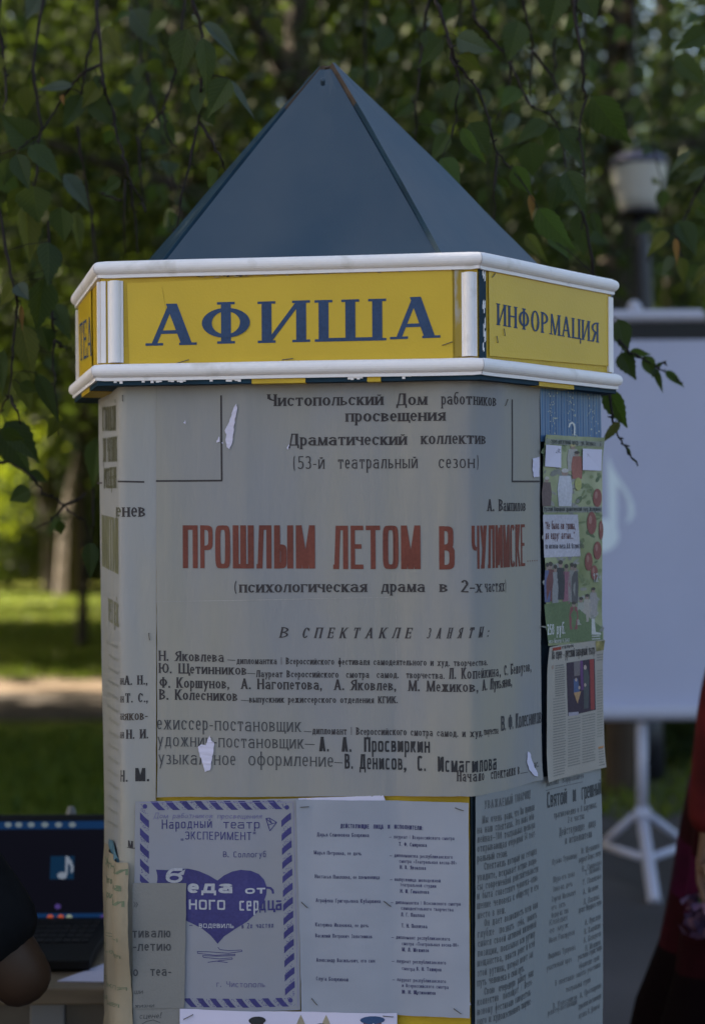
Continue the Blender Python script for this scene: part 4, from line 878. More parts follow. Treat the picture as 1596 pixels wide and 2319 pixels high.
# ------------------------------------------------------------------ the birch whose twigs hang round the kiosk
BT = empty('birch_tree', (-3.6, 4.6, 0), 'birch with long hanging twigs and large leaves around the kiosk roof', 'tree')
strands = [  # hanging twigs: photo pixels and distance
 (2.55, 1, [(0, 65), (13, 160), (15, 220), (10, 250)]), (2.7, 1, [(222, 0), (218, 60), (200, 130), (188, 200), (185, 215)]),
 (2.6, 1, [(221, 40), (228, 140), (237, 200), (252, 240), (270, 320), (285, 370), (300, 420), (322, 455), (330, 480)]), (2.6, 0, [(228, 145), (195, 160), (170, 185), (130, 240), (100, 295), (50, 335), (0, 350), (-30, 420)]),
 (2.75, 0, [(175, 283), (185, 360), (198, 430), (208, 480), (215, 600)]), (2.8, 1, [(405, 110), (395, 165), (372, 240), (370, 250), (378, 300), (390, 330), (403, 333)]), (2.8, 0, [(370, 250), (345, 275), (325, 300)]),
 (2.5, 1, [(435, 0), (455, 60), (462, 140), (457, 200), (452, 260), (430, 370), (410, 440), (405, 500), (395, 580)]), (2.5, 0, [(452, 278), (480, 320), (500, 360), (515, 395)]),
 (2.9, 0, [(312, 310), (320, 400), (330, 470)]), (2.7, 0, [(285, 405), (282, 470), (285, 575)]), (2.7, 0, [(277, 455), (250, 445), (225, 435)]), (2.7, 0, [(297, 415), (303, 480), (312, 575)]),
 (2.75, 1, [(970, 0), (955, 100), (950, 160), (940, 260), (942, 330)]), (2.5, 1, [(985, 0), (1010, 75), (1020, 110), (1035, 150), (1062, 175), (1090, 215), (1110, 290), (1125, 345), (1155, 380)]), (2.5, 0, [(1012, 85), (1030, 150), (1040, 180), (1032, 260), (1022, 310)]),
 (2.7, 1, [(1068, 0), (1075, 45), (1110, 85), (1150, 130), (1170, 180), (1200, 240), (1245, 260), (1270, 300), (1280, 380)]), (2.8, 1, [(1180, 0), (1198, 60), (1205, 110), (1200, 220)]), (2.8, 0, [(1205, 115), (1250, 175), (1275, 220)]), (2.75, 0, [(1158, 135), (1150, 200), (1120, 280)]),
 (3.0, 1, [(1250, 30), (1253, 70), (1256, 150), (1255, 225)]), (2.6, 1, [(1300, 25), (1312, 100), (1320, 170), (1325, 220), (1310, 290), (1322, 400), (1315, 520)]), (2.6, 0, [(1124, 350), (1120, 430), (1118, 500)]),
 (2.9, 1, [(1620, 330), (1596, 400), (1575, 440), (1550, 490), (1530, 540), (1545, 600)]), (2.6, 0, [(1315, 480), (1345, 620), (1390, 760), (1420, 795), (1450, 810), (1483, 830), (1505, 840), (1545, 868)]), (2.45, 0, [(1345, 620), (1362, 760), (1378, 875), (1385, 940), (1390, 965), (1405, 1000), (1420, 1020), (1443, 1055)]), (2.6, 0, [(1483, 830), (1495, 825), (1506, 818)]),
 (2.5, 0, [(0, 470), (20, 600), (35, 660), (40, 700), (32, 780), (28, 830), (25, 890), (0, 930), (-25, 990)]), (2.5, 0, [(25, 895), (35, 930), (48, 960)]), (2.6, 0, [(112, 500), (118, 720), (125, 760), (123, 840), (127, 870), (133, 985)]), (2.9, 0, [(208, 470), (212, 530), (222, 600)]), (2.55, 0, [(123, 770), (140, 782), (152, 792)]),
 (2.7, 0, [(-30, 1050), (20, 1045), (75, 1080), (95, 1115), (125, 1125), (150, 1150), (175, 1170), (195, 1180)]), (2.75, 0, [(197, 1118), (150, 1145), (115, 1180), (80, 1198)]), (2.6, 1, [(75, 150), (95, 290), (80, 420), (78, 480)]), (2.9, 0, [(215, 1060), (214, 1190), (205, 1240)]),
]
G_, Y_, P_, B_, L_ = 1, 2, 3, 4, 5
leaves = [  # base, tip (photo pixels), width, kind, distance
 (425,66,400,172,82,1,2.5),(460,85,481,207,58,1,2.45),(520,178,466,262,64,1,2.45),(452,188,450,260,42,1,2.5),(463,50,546,128,34,3,2.5),(524,182,577,275,20,3,2.5),(197,222,277,292,50,1,2.6),(200,218,268,300,24,5,2.62),(186,215,143,292,48,1,2.6),(58,195,64,260,46,2,2.7),(165,195,78,197,30,3,2.6),(100,190,92,172,14,4,2.6),(140,215,146,238,12,4,2.6),(78,330,3,258,78,1,2.6),(68,330,143,392,60,1,2.5),(38,350,66,426,50,1,2.5),(145,395,212,472,50,3,2.6),(75,420,86,505,92,1,2.55),(60,425,20,500,60,2,2.6),
 (60,462,70,595,66,2,2.6),(140,468,146,548,66,1,2.5),(172,478,182,575,34,2,2.8),(110,548,118,640,68,1,2.5),(100,630,85,750,74,1,2.5),(50,735,75,852,62,2,2.55),(85,845,134,957,40,1,2.5),(35,640,3,692,40,2,2.6),(8,790,5,900,32,1,2.6),(12,955,95,1045,70,1,2.6),(45,840,70,935,46,2,2.7),(2,968,72,1075,78,1,2.7),(225,990,204,1108,54,1,2.8),(205,1228,207,1308,42,1,2.7),(200,1235,190,1275,26,4,2.75),(48,690,52,750,12,4,2.5),(120,690,160,760,50,1,2.7),(95,740,118,800,48,1,2.6),
 (1002,88,946,150,40,1,2.5),(1033,85,1113,116,56,3,2.5),(1175,48,1150,132,66,1,2.7),(1262,-25,1240,66,78,1,2.7),(1320,-10,1350,40,54,1,2.6),(1045,290,1093,372,36,5,2.45),(1062,278,1106,352,68,1,2.5),(1015,300,975,366,42,1,2.7),(1000,358,1042,420,50,5,2.5),(1175,200,1134,238,46,5,2.7),(1236,275,1172,312,46,1,2.7),(1262,290,1225,348,46,1,2.7),(1200,320,1205,402,70,1,2.6),(1163,375,1202,442,46,5,2.5),(1268,293,1342,377,66,1,2.6),(1280,388,1327,472,56,1,2.5),(1262,398,1254,482,58,1,2.55),(1218,472,1292,572,66,5,2.45),(1240,535,1292,578,36,5,2.5),(1340,218,1416,333,98,1,2.6),(1320,225,1330,308,58,2,2.65),(1272,225,1225,240,44,2,2.7),(1190,530,1236,592,32,2,2.8),(1310,478,1322,580,54,1,2.6),(1200,440,1206,498,20,4,2.5),(1340,480,1362,540,26,1,2.6),
 (1600,72,1528,112,56,1,2.8),(1562,342,1505,396,20,3,2.7),(1600,380,1545,418,26,3,2.8),(1515,528,1455,572,48,2,2.8),(1535,500,1575,580,56,1,2.8),(1528,540,1532,598,16,4,2.7),(1538,582,1556,642,34,2,2.8),(1600,600,1570,640,24,2,2.9),(1530,130,1596,190,50,1,2.8),(1596,220,1530,260,40,1,3.0),
 (1398,722,1421,806,52,1,2.6),(1405,798,1437,858,46,1,2.6),(1424,797,1472,802,22,5,2.6),(1455,806,1483,856,36,5,2.6),(1482,834,1475,856,14,1,2.6),(1484,834,1497,894,17,1,2.6),(1505,840,1548,876,20,5,2.6),(1484,829,1506,816,8,5,2.6),(1375,878,1416,975,52,5,2.45),(1402,955,1358,1006,22,2,2.45),(1362,870,1362,905,18,1,2.5),(1418,1012,1428,1030,9,1,2.45),(1428,1035,1440,1050,8,1,2.45),
 (610,40,640,90,40,2,3.2),(380,30,330,80,55,1,2.9),(300,20,360,110,60,3,3.0),(330,190,300,250,40,1,3.0),(240,60,270,120,40,2,3.0),(660,250,625,310,60,1,3.2),(880,60,850,120,50,1,3.2),(1100,200,1085,260,40,3,2.9),(1170,260,1140,300,34,3,3.0),(960,250,990,320,44,1,3.0),(985,270,1010,320,34,3,2.9),(1080,250,1060,320,40,2,3.0),
]
def seedn(z): return random.Random(int(z * 1000) & 0xffff)
MBs = [MB() for _ in strands]
ends = []
for k, (Y, top, pts) in enumerate(strands):
    mb = MBs[k]; rs = random.Random(k); P = [at(x, y, Y + .02 * math.sin(i * 1.7 + k)) for i, (x, y) in enumerate(pts)]
    if top:
        p0 = P[0]; P = [Vector((p0.x + (-.5 - p0.x) * .25 + rs.uniform(-.05, .05), p0.y + .25, 3.05 + rs.uniform(0, .2))), p0 + Vector((rs.uniform(-.04, .04), .1, .32))] + P
    Q = []
    for a, b in zip(P, P[1:]):
        for t in range(4): Q.append(a.lerp(b, t / 4) + Vector([rs.gauss(0, .0012) for _ in range(3)]))
    Q.append(P[-1]); n = len(Q); r0 = .0036 if top else .0027
    mb.tube(Q, [r0 * (1 - .62 * i / n) * (1.35 if i % 6 == 3 else 1) for i in range(n)], 6)
    for i in range(4, n - 1, 3):   # buds
        if rs.random() < .7:
            dd = Vector((rs.uniform(-1, 1), rs.uniform(-.4, .4), rs.uniform(-.2, .5))).normalized(); mb.tube([Q[i], Q[i] + dd * .005, Q[i] + dd * .009], [.0014, .0018, .0004], 5)
    ends.append(Q)
def add_leaf(k, base, tip, w, kind, seed, near=None):
    rs = random.Random(seed); v = (Vector((0, 0, CAMZ)) - base).normalized()
    face = (v + Vector((rs.uniform(-.5, .5), rs.uniform(-.2, .2), rs.uniform(-.1, .7)))).normalized()
    leaf(MBs[k], base, tip, w, face, kind, rs.uniform(.10, .5), rs.uniform(-.05, .32), seed)
    if near is not None and (near - base).length < .12:
        MBs[k].tube([near, (near + base) / 2 + Vector((0, 0, .004)), base], [.0009, .0008, .0007], 4)
for i, (x0, y0, x1, y1, w, kd, Y) in enumerate(leaves):
    rs = random.Random(i + 500); b, t = at(x0, y0, Y), at(x1, y1, Y + rs.uniform(-.03, .03)); best = None
    for k, Q in enumerate(ends):
        for q in Q:
            dd = (q - b).length
            if best is None or dd < best[0]: best = (dd, k, q)
    add_leaf(best[1], b, t, w * Y / FPX, kd, i + 1, best[2])
for k, Q in enumerate(ends):      # the rest of the leaves along every twig
    rs = random.Random(900 + k); Y, top, pts = strands[k]
    for i in range(2, len(Q), 4):
        q = Q[i]; px_in = (q.z - CAMZ) / q.y * FPX
        if rs.random() < (.75 if px_in > 1165 else .24) and not (24 <= k <= 26):
            d = Vector((rs.uniform(-1, 1), rs.uniform(-.6, 1.0), rs.uniform(-1.3, -.2))).normalized(); l = rs.uniform(.026, .056)
            add_leaf(k, q + d * .015, q + d * (.015 + l), l * rs.uniform(.6, .78), rs.choice((1, 1, 1, 1, 2, 3, 5)), k * 100 + i, q)
for k, mb in enumerate(MBs): mb.build('hanging_twig', [BARK, LEAF_G, LEAF_Y, LEAF_P, LEAF_B, LEAF_L], BT)
# farther hanging twigs of the same tree, out of focus
for k in range(24):
    rs = random.Random(4000 + k); Y = rs.uniform(3.1, 5.2); x = rs.choice((rs.uniform(-40, 640), rs.uniform(850, 1330), rs.uniform(1545, 1640))); yb = rs.uniform(150, 620)
    if x < 240: yb = rs.uniform(200, 1000)
    if 1360 < x < 1540: yb = min(yb, 330)
    p = at(x, yb, Y); Q = [Vector((p.x + rs.uniform(-.3, .1), Y, 3.5))]; 
    while Q[-1].z > p.z: Q.append(Q[-1] + Vector(((p.x - Q[-1].x) * .12 + rs.gauss(0, .02), rs.gauss(0, .012), -.11)))
    mb = MB(); mb.tube(Q, [.004 - .0025 * i / len(Q) for i in range(len(Q))], 5)
    for i in range(1, len(Q)):
        for _ in range(2 if rs.random() < .6 else 1):
            d = Vector((rs.uniform(-1, 1), rs.uniform(-.8, .8), rs.uniform(-1.4, -.1))).normalized(); l = rs.uniform(.04, .065); b = Q[i] + d * .02
            leaf(mb, b, b + d * l, l * .72, (rs.uniform(-.7, .7), -1, rs.uniform(-.2, .9)), rs.choice((1, 1, 1, 1, 2, 5)), rs.uniform(.1, .4), .1, k * 77 + i)
    mb.build('hanging_twig', [BARK, LEAF_G, LEAF_Y, LEAF_P, LEAF_B, LEAF_L], BT)

# ------------------------------------------------------------------ trees
CROWN_M = [leaf_mat('foliage_dark', (.010, .021, .008), (.021, .035, .010), .18, False), leaf_mat('foliage_mid', (.015, .029, .008), (.031, .046, .010), .22, False), leaf_mat('foliage_light', (.025, .040, .008), (.048, .060, .012), .28, False)]
def tree_parts(seed, H, tr, cr, cb, nclump, per, ls, limbs=9, low=False):
    """trunk mesh and crown mesh around the origin"""
    rs = random.Random(seed); t = MB(); top = H * .92; P = [Vector((0, 0, -.05))]
    while P[-1].z < top: P.append(P[-1] + Vector((rs.gauss(0, .05) * tr * 8, rs.gauss(0, .05) * tr * 8, H / 9)))
    t.tube(P, [tr * (1.25 if i == 0 else 1) * (1 - .9 * i / len(P)) for i in range(len(P))], 9)
    cl = []; zc = (cb + H) / 2; hz = (H - cb) / 2
    for k in range(limbs):
        z = cb * .9 + (H * .85 - cb * .9) * (k + rs.random() * .6) / limbs; i = min(len(P) - 2, int(z / (H / 9))); o = P[i].lerp(P[i + 1], .5); a = k * 2.4 + rs.random()
        f = math.sqrt(max(.08, 1 - ((z - zc) / hz) ** 2)); L = cr * f * rs.uniform(.75, 1.05); d = Vector((math.cos(a), math.sin(a), rs.uniform(.1, .6)))
        Q = [o]; 
        for q in range(5): Q.append(Q[-1] + Vector((d.x * L / 5, d.y * L / 5, d.z * L / 5 - .02 * q * L / 5)) + Vector([rs.gauss(0, .04) * L / 3 for _ in range(3)]))
        t.tube(Q, [tr * .42 * (1 - .16 * q) for q in range(6)], 6)
        cl += [Q[q] + Vector([rs.gauss(0, .16 * cr) for _ in range(3)]) for q in (2, 3, 4, 5, 5)]
    while len(cl) < nclump:
        v = Vector([rs.gauss(0, 1) for _ in range(3)]).normalized() * rs.uniform(.45, 1) ** .6
        cl.append(Vector((v.x * cr, v.y * cr, zc + v.z * hz)))
    c = MB()
    for p in cl:
        sz = rs.uniform(.6, 1.25) * cr * .20; c.cur = rs.choice((0, 0, 1, 1, 2))
        for _ in range(per):
            q = p + Vector((rs.gauss(0, sz), rs.gauss(0, sz), rs.gauss(0, sz * .6)))
            if low and q.z < .1: q.z = rs.uniform(.1, .4)
            a = Vector([rs.gauss(0, 1) for _ in range(3)]).normalized(); b = a.orthogonal().normalized(); n = a.cross(b); l = ls * rs.uniform(.7, 1.3)
            i = len(c.v); c.v += [tuple(q - a * l), tuple(q + b * l * .42 + n * l * .12), tuple(q + a * l), tuple(q - b * l * .42 + n * l * .12)]
            c.f.append((i, i + 1, i + 2, i + 3)); c.mi.append(c.cur); c.c.append(None)
    return t.mesh('trunk'), c.mesh('crown')
def plant(meshes, loc, rz, sc, name, label, cat, group=None, bark=TRUNK):
    r = empty(name, loc, label, cat, group); r.rotation_euler.z = rz; r.scale = (sc, sc, sc)
    for me, nm, ms in ((meshes[0], 'trunk', [bark]), (meshes[1], 'crown', CROWN_M)):
        if not me.materials:
            for m in ms: me.materials.append(m)
        o = bpy.data.objects.new(nm, me); COL.objects.link(o); o.parent = r
    return r
# crown of the near birch: over and left of the kiosk, out of the picture
tm, cm = tree_parts(11, 10, .14, 3.6, 3.3, 190, 70, .075, 14)
for me, nm, ms in ((tm, 'trunk', [BIRCH]), (cm, 'crown', [LEAF_G, LEAF_L, LEAF_Y])):
    for m in ms: me.materials.append(m)
    o = bpy.data.objects.new(nm, me); COL.objects.link(o); o.parent = BT
m = MB(); m.tube([(-3.6, 4.6, 3.0), (-2.2, 3.9, 3.55), (-.8, 3.2, 3.5), (.6, 2.9, 3.35), (1.9, 2.9, 3.1)], [.06, .05, .04, .028, .012], 8); m.build('limb', BIRCH, BT)
KINDS = [tree_parts(21, 11, .20, 3.4, 2.4, 122, 130, .071, 12), tree_parts(22, 13, .24, 3.8, 3.2, 132, 130, .073, 13), tree_parts(23, 9, .15, 2.8, 1.6, 104, 130, .066, 10), tree_parts(24, 12, .18, 3.0, 1.9, 118, 130, .068, 12)]
SHADE = tree_parts(25, 10, .18, 3.0, 1.2, 170, 95, .14, 12)
BUSH = [tree_parts(31, 2.6, .04, 1.5, .2, 60, 110, .05, 6, True), tree_parts(32, 3.4, .05, 1.6, .3, 70, 110, .055, 6, True)]
lit = [(x, y, 0) for y in (23, 25, 27) for x in (-7, -5.6, -4.4)] + [(x, 12.95, 0) for x in (-3.3, -2.6, -2.0)] + [(x, 13.2, 0) for x in (-3.3, -2.2)] + [(x, 30.0, z) for x in (-7.6, -6.6, -5.8) for z in (1.6, 2.6)]
def blocks(x, y, H, cr, cb):
    c = Vector((x, y, (H + cb) / 2)); hz = (H - cb) / 2 * 1.1; r = cr * 1.12
    for p in lit:
        o = Vector(p) - c; d = SUN_DIR; S3 = Vector((1 / r, 1 / r, 1 / hz)); o = o * S3; d = d * S3
        A, B, C = d.dot(d), o.dot(d), o.dot(o) - 1
        if B * B - A * C > 0 and -B + math.sqrt(B * B - A * C) > 0: return True
    return False
placed = []
TL_ = ['blurred dark broadleaf tree in the park behind the kiosk', 'blurred tall green tree in the park behind the kiosk', 'blurred low branching tree in the park behind the kiosk', 'blurred slender tree in the park behind the kiosk']
dim = [(11, 3.4, 2.4), (13, 3.8, 3.2), (9, 2.8, 1.6), (12, 3.0, 1.9)]
def put(k, x, y, sc=1.0, force=False):
    H, cr, cb = [v * sc for v in dim[k]]
    if not force and blocks(x, y, H, cr, cb): return False
    placed.append((x, y)); plant(KINDS[k], (x, y, 0), rnd.uniform(0, 6.28), sc, 'park_tree', TL_[k], 'tree', 'blurred trees in the park'); return True
# unseen trees added left of the picture to shade the kiosk
placed.append((-7.2, 3.9)); plant(SHADE, (-7.2, 3.9, 0), .4, .95, 'park_tree', 'unseen dense low tree added left of the kiosk for shade', 'tree', 'dense trees left of the path')
SUNB = tree_parts(33, 3.7, .05, 1.7, .9, 70, 90, .055, 6, True)
SUNB[1].materials.append(leaf_mat('sunlit_leaf', (.09, .15, .012), (.17, .21, .015), .45, False, (.34, .42, .015)))  # leaf colour itself brightened to stand for sunlight
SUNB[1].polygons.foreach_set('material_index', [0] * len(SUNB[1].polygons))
plant(SUNB, (-7.0, 24.6, 0), .3, 1.0, 'shrub', 'bright yellow-green sunlit shrub at the left edge', 'shrub')
for k, x, y, sc in ((2, -6.0, 6.6, .95), (1, -11.5, 5.2, 1.0), (3, -9.5, 8.3, 1.0)): put(k, x, y, sc, True)
plant(tree_parts(26, 11, .085, 3.0, 3.2, 110, 110, .065, 9), (-3.15, 17.1, 0), 1.0, .7, 'park_tree', 'thin dark trunked tree beside the far sunlit lawn', 'tree', 'dense trees left of the path')
for k, px, Y, sc in ((1, 1384, 12.2, .9), (0, 700, 11.0, .85), (1, 500, 14, .9)): put(k, (px - CX) / FPX * Y, Y, sc)
for x, y, sc in ((-6.6, 10.6, .85), (-10.5, 10.9, .95), (-14.5, 11.6, 1.0), (-7.5, 7.9, .9), (-8.5, 17.8, .9), (-12.5, 19.4, .95), (-9.0, 20.6, .7), (-15.5, 17.5, 1.0)):  # unseen dense trees added to shade the lawn and path
    if not blocks(x, y, 10 * sc, 3 * sc, 1.2 * sc): placed.append((x, y)); plant(SHADE, (x, y, 0), x, sc, 'park_tree', 'unseen dense low tree added left of the kiosk for shade', 'tree', 'dense trees left of the path')
rt = random.Random(5); tries = 0
while len(placed) < 66 and tries < 3000:
    tries += 1; Y = rt.uniform(10, 62); hw = .25 * Y + 5; x = rt.uniform(-hw, hw); px = CX + x / Y * FPX
    if -40 < px < 250 and Y < 29: continue
    if px > 1150 and Y < 13.5: continue
    if 1290 < px < 1500 and Y < 48: continue
    if min((x - a) ** 2 + (y - b) ** 2 for (a, b), y in [((p[0], p[1]), Y) for p in placed]) < (2.0 if Y < 25 else 3.0) ** 2: continue
    put(rt.randrange(4), x, Y, rt.uniform(.8, 1.15))
for px, Y, sc in ((128, 29.5, 1.0), (160, 28.5, 1.1)): put(1, (px - CX) / FPX * Y, Y, sc, True)
for k, (px, Y, sc) in enumerate(((-40, 30.5, 1.1), (20, 31.5, 1.3), (85, 30.8, 1.1), (150, 32, 1.3), (215, 30.6, 1.1), (260, 31.5, 1.2), (1395, 9.2, .42), (1480, 8.9, .40), (1570, 9.3, .46), (1640, 9.0, .5), (1340, 9.6, .45))):
    plant(BUSH[k % 2], ((px - CX) / FPX * Y, Y, 0), k * 1.3, sc, 'shrub', 'blurred round shrub among the park trees' if k < 6 else 'dark low shrub behind the tripod legs', 'shrub', 'blurred shrubs in the park' if k < 6 else 'low shrubs behind the screen')
nb = 0
for k in range(400):
    if nb >= 26: break
    Y = rt.uniform(9.5, 48); hw = .25 * Y + 3; x = rt.uniform(-hw, hw); px = CX + x / Y * FPX
    if px < 262 and Y < 31: continue
    if 1250 < px and Y < 14.2: continue
    if blocks(x, Y, 3.4, 1.7, .2) or 10 < Y < 14.2: continue
    nb += 1; plant(BUSH[k % 2], (x, Y, 0), rt.uniform(0, 6), rt.uniform(.8, 1.2), 'shrub', ['blurred round shrub among the park trees', 'blurred taller shrub among the park trees'][k % 2], 'shrub', 'blurred shrubs in the park')
# the far wood that closes the park
c = MB(); rs = random.Random(77)
for k in range(25000):
    a = rs.uniform(-1, 1); Y = 66 + rs.uniform(0, 10) + 3 * math.sin(a * 19); x = a * 34; z = rs.random() ** .8 * (15 + 4 * math.sin(a * 13) + 2 * math.sin(a * 41))
    q = Vector((x, Y, z)); A = Vector([rs.gauss(0, 1) for _ in range(3)]).normalized(); b = A.orthogonal(); l = rs.uniform(.25, .55)
    i = len(c.v); c.v += [tuple(q - A * l), tuple(q + b * l * .5), tuple(q + A * l), tuple(q - b * l * .5)]; c.f.append((i, i + 1, i + 2, i + 3)); c.mi.append(int(noise.noise((x * .2, z * .3, 0)) * 2 + 1.2) % 3); c.c.append(None)
o = c.build('far_wood', CROWN_M); tag(o, 'dark far wood closing the park behind the trees', 'wood', kind='stuff')
# grass
g = MB(); rs = random.Random(5)
for k in range(26000):
    Y = 5.2 + 26 * rs.random() ** 1.7; px = rs.choice((rs.uniform(-60, 270), rs.uniform(-60, 270), rs.uniform(1340, 1660))); x = (px - CX) / FPX * Y
    if 10.3 + .012 * x < Y < 13.6: continue
    if Y < 7.2 and x > -1.3: continue
    h = rs.uniform(.03, .09); w = h * .16; a = rs.uniform(0, 3.14); dx, dy = math.cos(a) * w, math.sin(a) * w; lx, ly = rs.gauss(0, h * .35), rs.gauss(0, h * .35)
    g.face([(x - dx, Y - dy, 0), (x + dx, Y + dy, 0), (x + lx, Y + ly, h)])
o = g.build('grass', leaf_mat('grass_blade', (.065, .105, .014), (.16, .18, .02), .3, False)); tag(o, 'short green park grass', 'grass', kind='stuff')

# ------------------------------------------------------------------ street lamp
LY = 8.3; lp = at(1450, 1169, LY)
SL = empty('street_lamp', (lp.x, LY, 0), 'blurred street lamp with ribbed white glass shade on dark post', 'street lamp')
dk = mat('lamp_iron', (.020, .020, .026), .45, var=.3, scale=20)
def zc(y): return at(1450, y, LY).z
pxm = LY / FPX
m = MB(); m.tube([(lp.x + .02, LY, 0), (lp.x + .02, LY, zc(700)), (lp.x + .01, LY, zc(530)), (lp.x, LY, zc(484))], [.07, .055, .045, .04], 14); m.tube([(lp.x + .02, LY, 0), (lp.x + .02, LY, .5)], [.11, .085], 14); m.build('post', dk, SL, smooth=True)
glass = bpy.data.materials.new('lamp_glass'); glass.use_nodes = True; b = glass.node_tree.nodes['Principled BSDF']; b.inputs['Base Color'].default_value = (.42, .42, .40, 1); b.inputs['Roughness'].default_value = .18; b.inputs['Subsurface Weight'].default_value = .3; b.inputs['Subsurface Radius'].default_value = (.05, .05, .05)
m = MB(); N = 32
def lring(z, r, rib=0.0): return [(lp.x + (r * (1 + rib * (k % 2))) * math.cos(2 * math.pi * k / N), LY + (r * (1 + rib * (k % 2))) * math.sin(2 * math.pi * k / N), z) for k in range(N)]
m.rings([lring(zc(478), 42 * pxm, .03), lring(zc(455), 48 * pxm, .03), lring(zc(420), 55 * pxm, .03), lring(zc(385), 61 * pxm, .03), lring(zc(372), 63 * pxm, .03)]); m.build('lamp_shade', glass, SL, smooth=True)
m = MB(); m.rings([lring(zc(379), 66 * pxm), lring(zc(372), 69 * pxm), lring(zc(358), 58 * pxm), lring(zc(348), 38 * pxm), lring(zc(342), 10 * pxm)]); m.build('lamp_cap', mat('lamp_cap_paint', (.06, .06, .10), .35), SL, smooth=True)
m = MB(); m.rings([lring(zc(490), 40 * pxm), lring(zc(484), 48 * pxm), lring(zc(477), 47 * pxm)]); m.build('lamp_collar', dk, SL, smooth=True)

# ------------------------------------------------------------------ projection screen on its tripod
PY = 6.0; p0 = at(1452, 1169, PY); sx = p0.x
PS = empty('projection_screen', (sx, PY, 0), 'white projection screen on a tripod showing a pale music note', 'screen')
def sz(y): return at(1452, y, PY).z
hwid = .80; wp = mat('white_lacquer', (.44, .44, .53), .4); bk = mat('screen_black_border', (.010, .010, .012), .6)
scm = mat('screen_fabric', (.45, .465, .61), .85, var=.03, scale=3)
zt, zb = sz(722), sz(1604)
m = MB(); m.box((sx - hwid, PY - .003, zb), (sx + hwid, PY, zt - .10)); m.build('screen_fabric', scm, PS)
m = MB(); m.box((sx - hwid, PY - .004, zt - .085), (sx + hwid, PY + .001, zt + .03)); m.build('black_border', bk, PS)
m = MB(); m.box((sx - hwid, PY - .0035, zt - .10), (sx + hwid, PY - .0005, zt - .086)); m.build('screen_hem', scm, PS)
m = MB(); m.tube([(sx - hwid - .03, PY, sz(716)), (sx + hwid + .03, PY, sz(716))], .026, 14); bevel(m.build('top_bar', wp, PS, smooth=False), .004)
m = MB(); m.tube([(sx - hwid - .02, PY - .02, sz(1612)), (sx + hwid + .02, PY - .02, sz(1612))], .034, 14); m.build('bottom_bar', wp, PS)
m = MB(); hx = at(1437, 690, PY); m.tube([(hx.x, PY + .02, sz(716)), (hx.x, PY + .02, sz(698)), (hx.x, PY + .02, sz(690)), (hx.x, PY + .02, sz(680))], [.015, .03, .028, .016], 10); m.build('hook', wp, PS, smooth=True)
m = MB(); m.tube([(sx, PY + .05, .30), (sx, PY + .05, sz(690))], .016, 10); m.tube([(sx, PY + .03, sz(1840)), (sx, PY + .03, sz(1640))], .024, 10); m.build('pole', wp, PS, smooth=True)
m = MB(); m.tube([(sx - .03, PY + .02, sz(1845)), (sx + .03, PY + .02, sz(1845))], .03, 10); m.build('leg_collar', wp, PS)
fc = Vector((sx, PY + .04, sz(1850)))
feet = [Vector((at(1480, 2030, PY - .35).x, PY - .35, .012)), Vector((sx - .42, PY + .35, .012)), Vector((sx + .42, PY + .35, .012))]
# one leg reaches towards the camera, two brace arms on each side hold the others
m = MB(); m.tube([fc, fc.lerp(feet[0], .98), feet[0]], [.024, .026, .03], 10); m.build('leg', wp, PS, smooth=True)
def bar_(a, b, r=.017): 
    mm = MB(); mm.tube([a, b], r, 8); mm.build('brace', wp, PS, smooth=True)
for s_, px_, py_ in ((-1, 1360, 1880), (1, 1585, 1880)):
    el = at(1362 if s_ < 0 else 1556, 1912, PY + .15); top_ = fc + Vector((s_ * .03, 0, 0)); low_ = fc.lerp(feet[0], .52) + Vector((s_ * .02, .02, 0))
    bar_(top_, el); bar_(el, low_); mm = MB(); ft = Vector((el.x + s_ * .20, el.y + .22, .012)); mm.tube([el, ft], .017, 8); mm.build('leg', wp, PS, smooth=True)
# the projector's note, its light put in as a paler colour on the screen
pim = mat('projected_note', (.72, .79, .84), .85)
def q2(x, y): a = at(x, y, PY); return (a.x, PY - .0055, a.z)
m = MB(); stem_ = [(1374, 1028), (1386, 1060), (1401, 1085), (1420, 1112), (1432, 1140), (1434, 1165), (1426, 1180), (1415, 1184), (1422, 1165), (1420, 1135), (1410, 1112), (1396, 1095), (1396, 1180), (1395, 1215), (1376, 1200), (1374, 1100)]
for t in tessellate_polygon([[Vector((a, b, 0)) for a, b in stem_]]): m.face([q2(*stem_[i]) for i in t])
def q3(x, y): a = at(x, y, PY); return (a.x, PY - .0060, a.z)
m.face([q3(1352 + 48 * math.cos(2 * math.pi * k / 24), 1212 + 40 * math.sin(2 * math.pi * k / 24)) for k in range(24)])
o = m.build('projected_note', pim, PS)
bmm = bmesh.new(); bmm.from_mesh(o.data); bmesh.ops.recalc_face_normals(bmm, faces=bmm.faces); bmm.to_mesh(o.data); bmm.free()

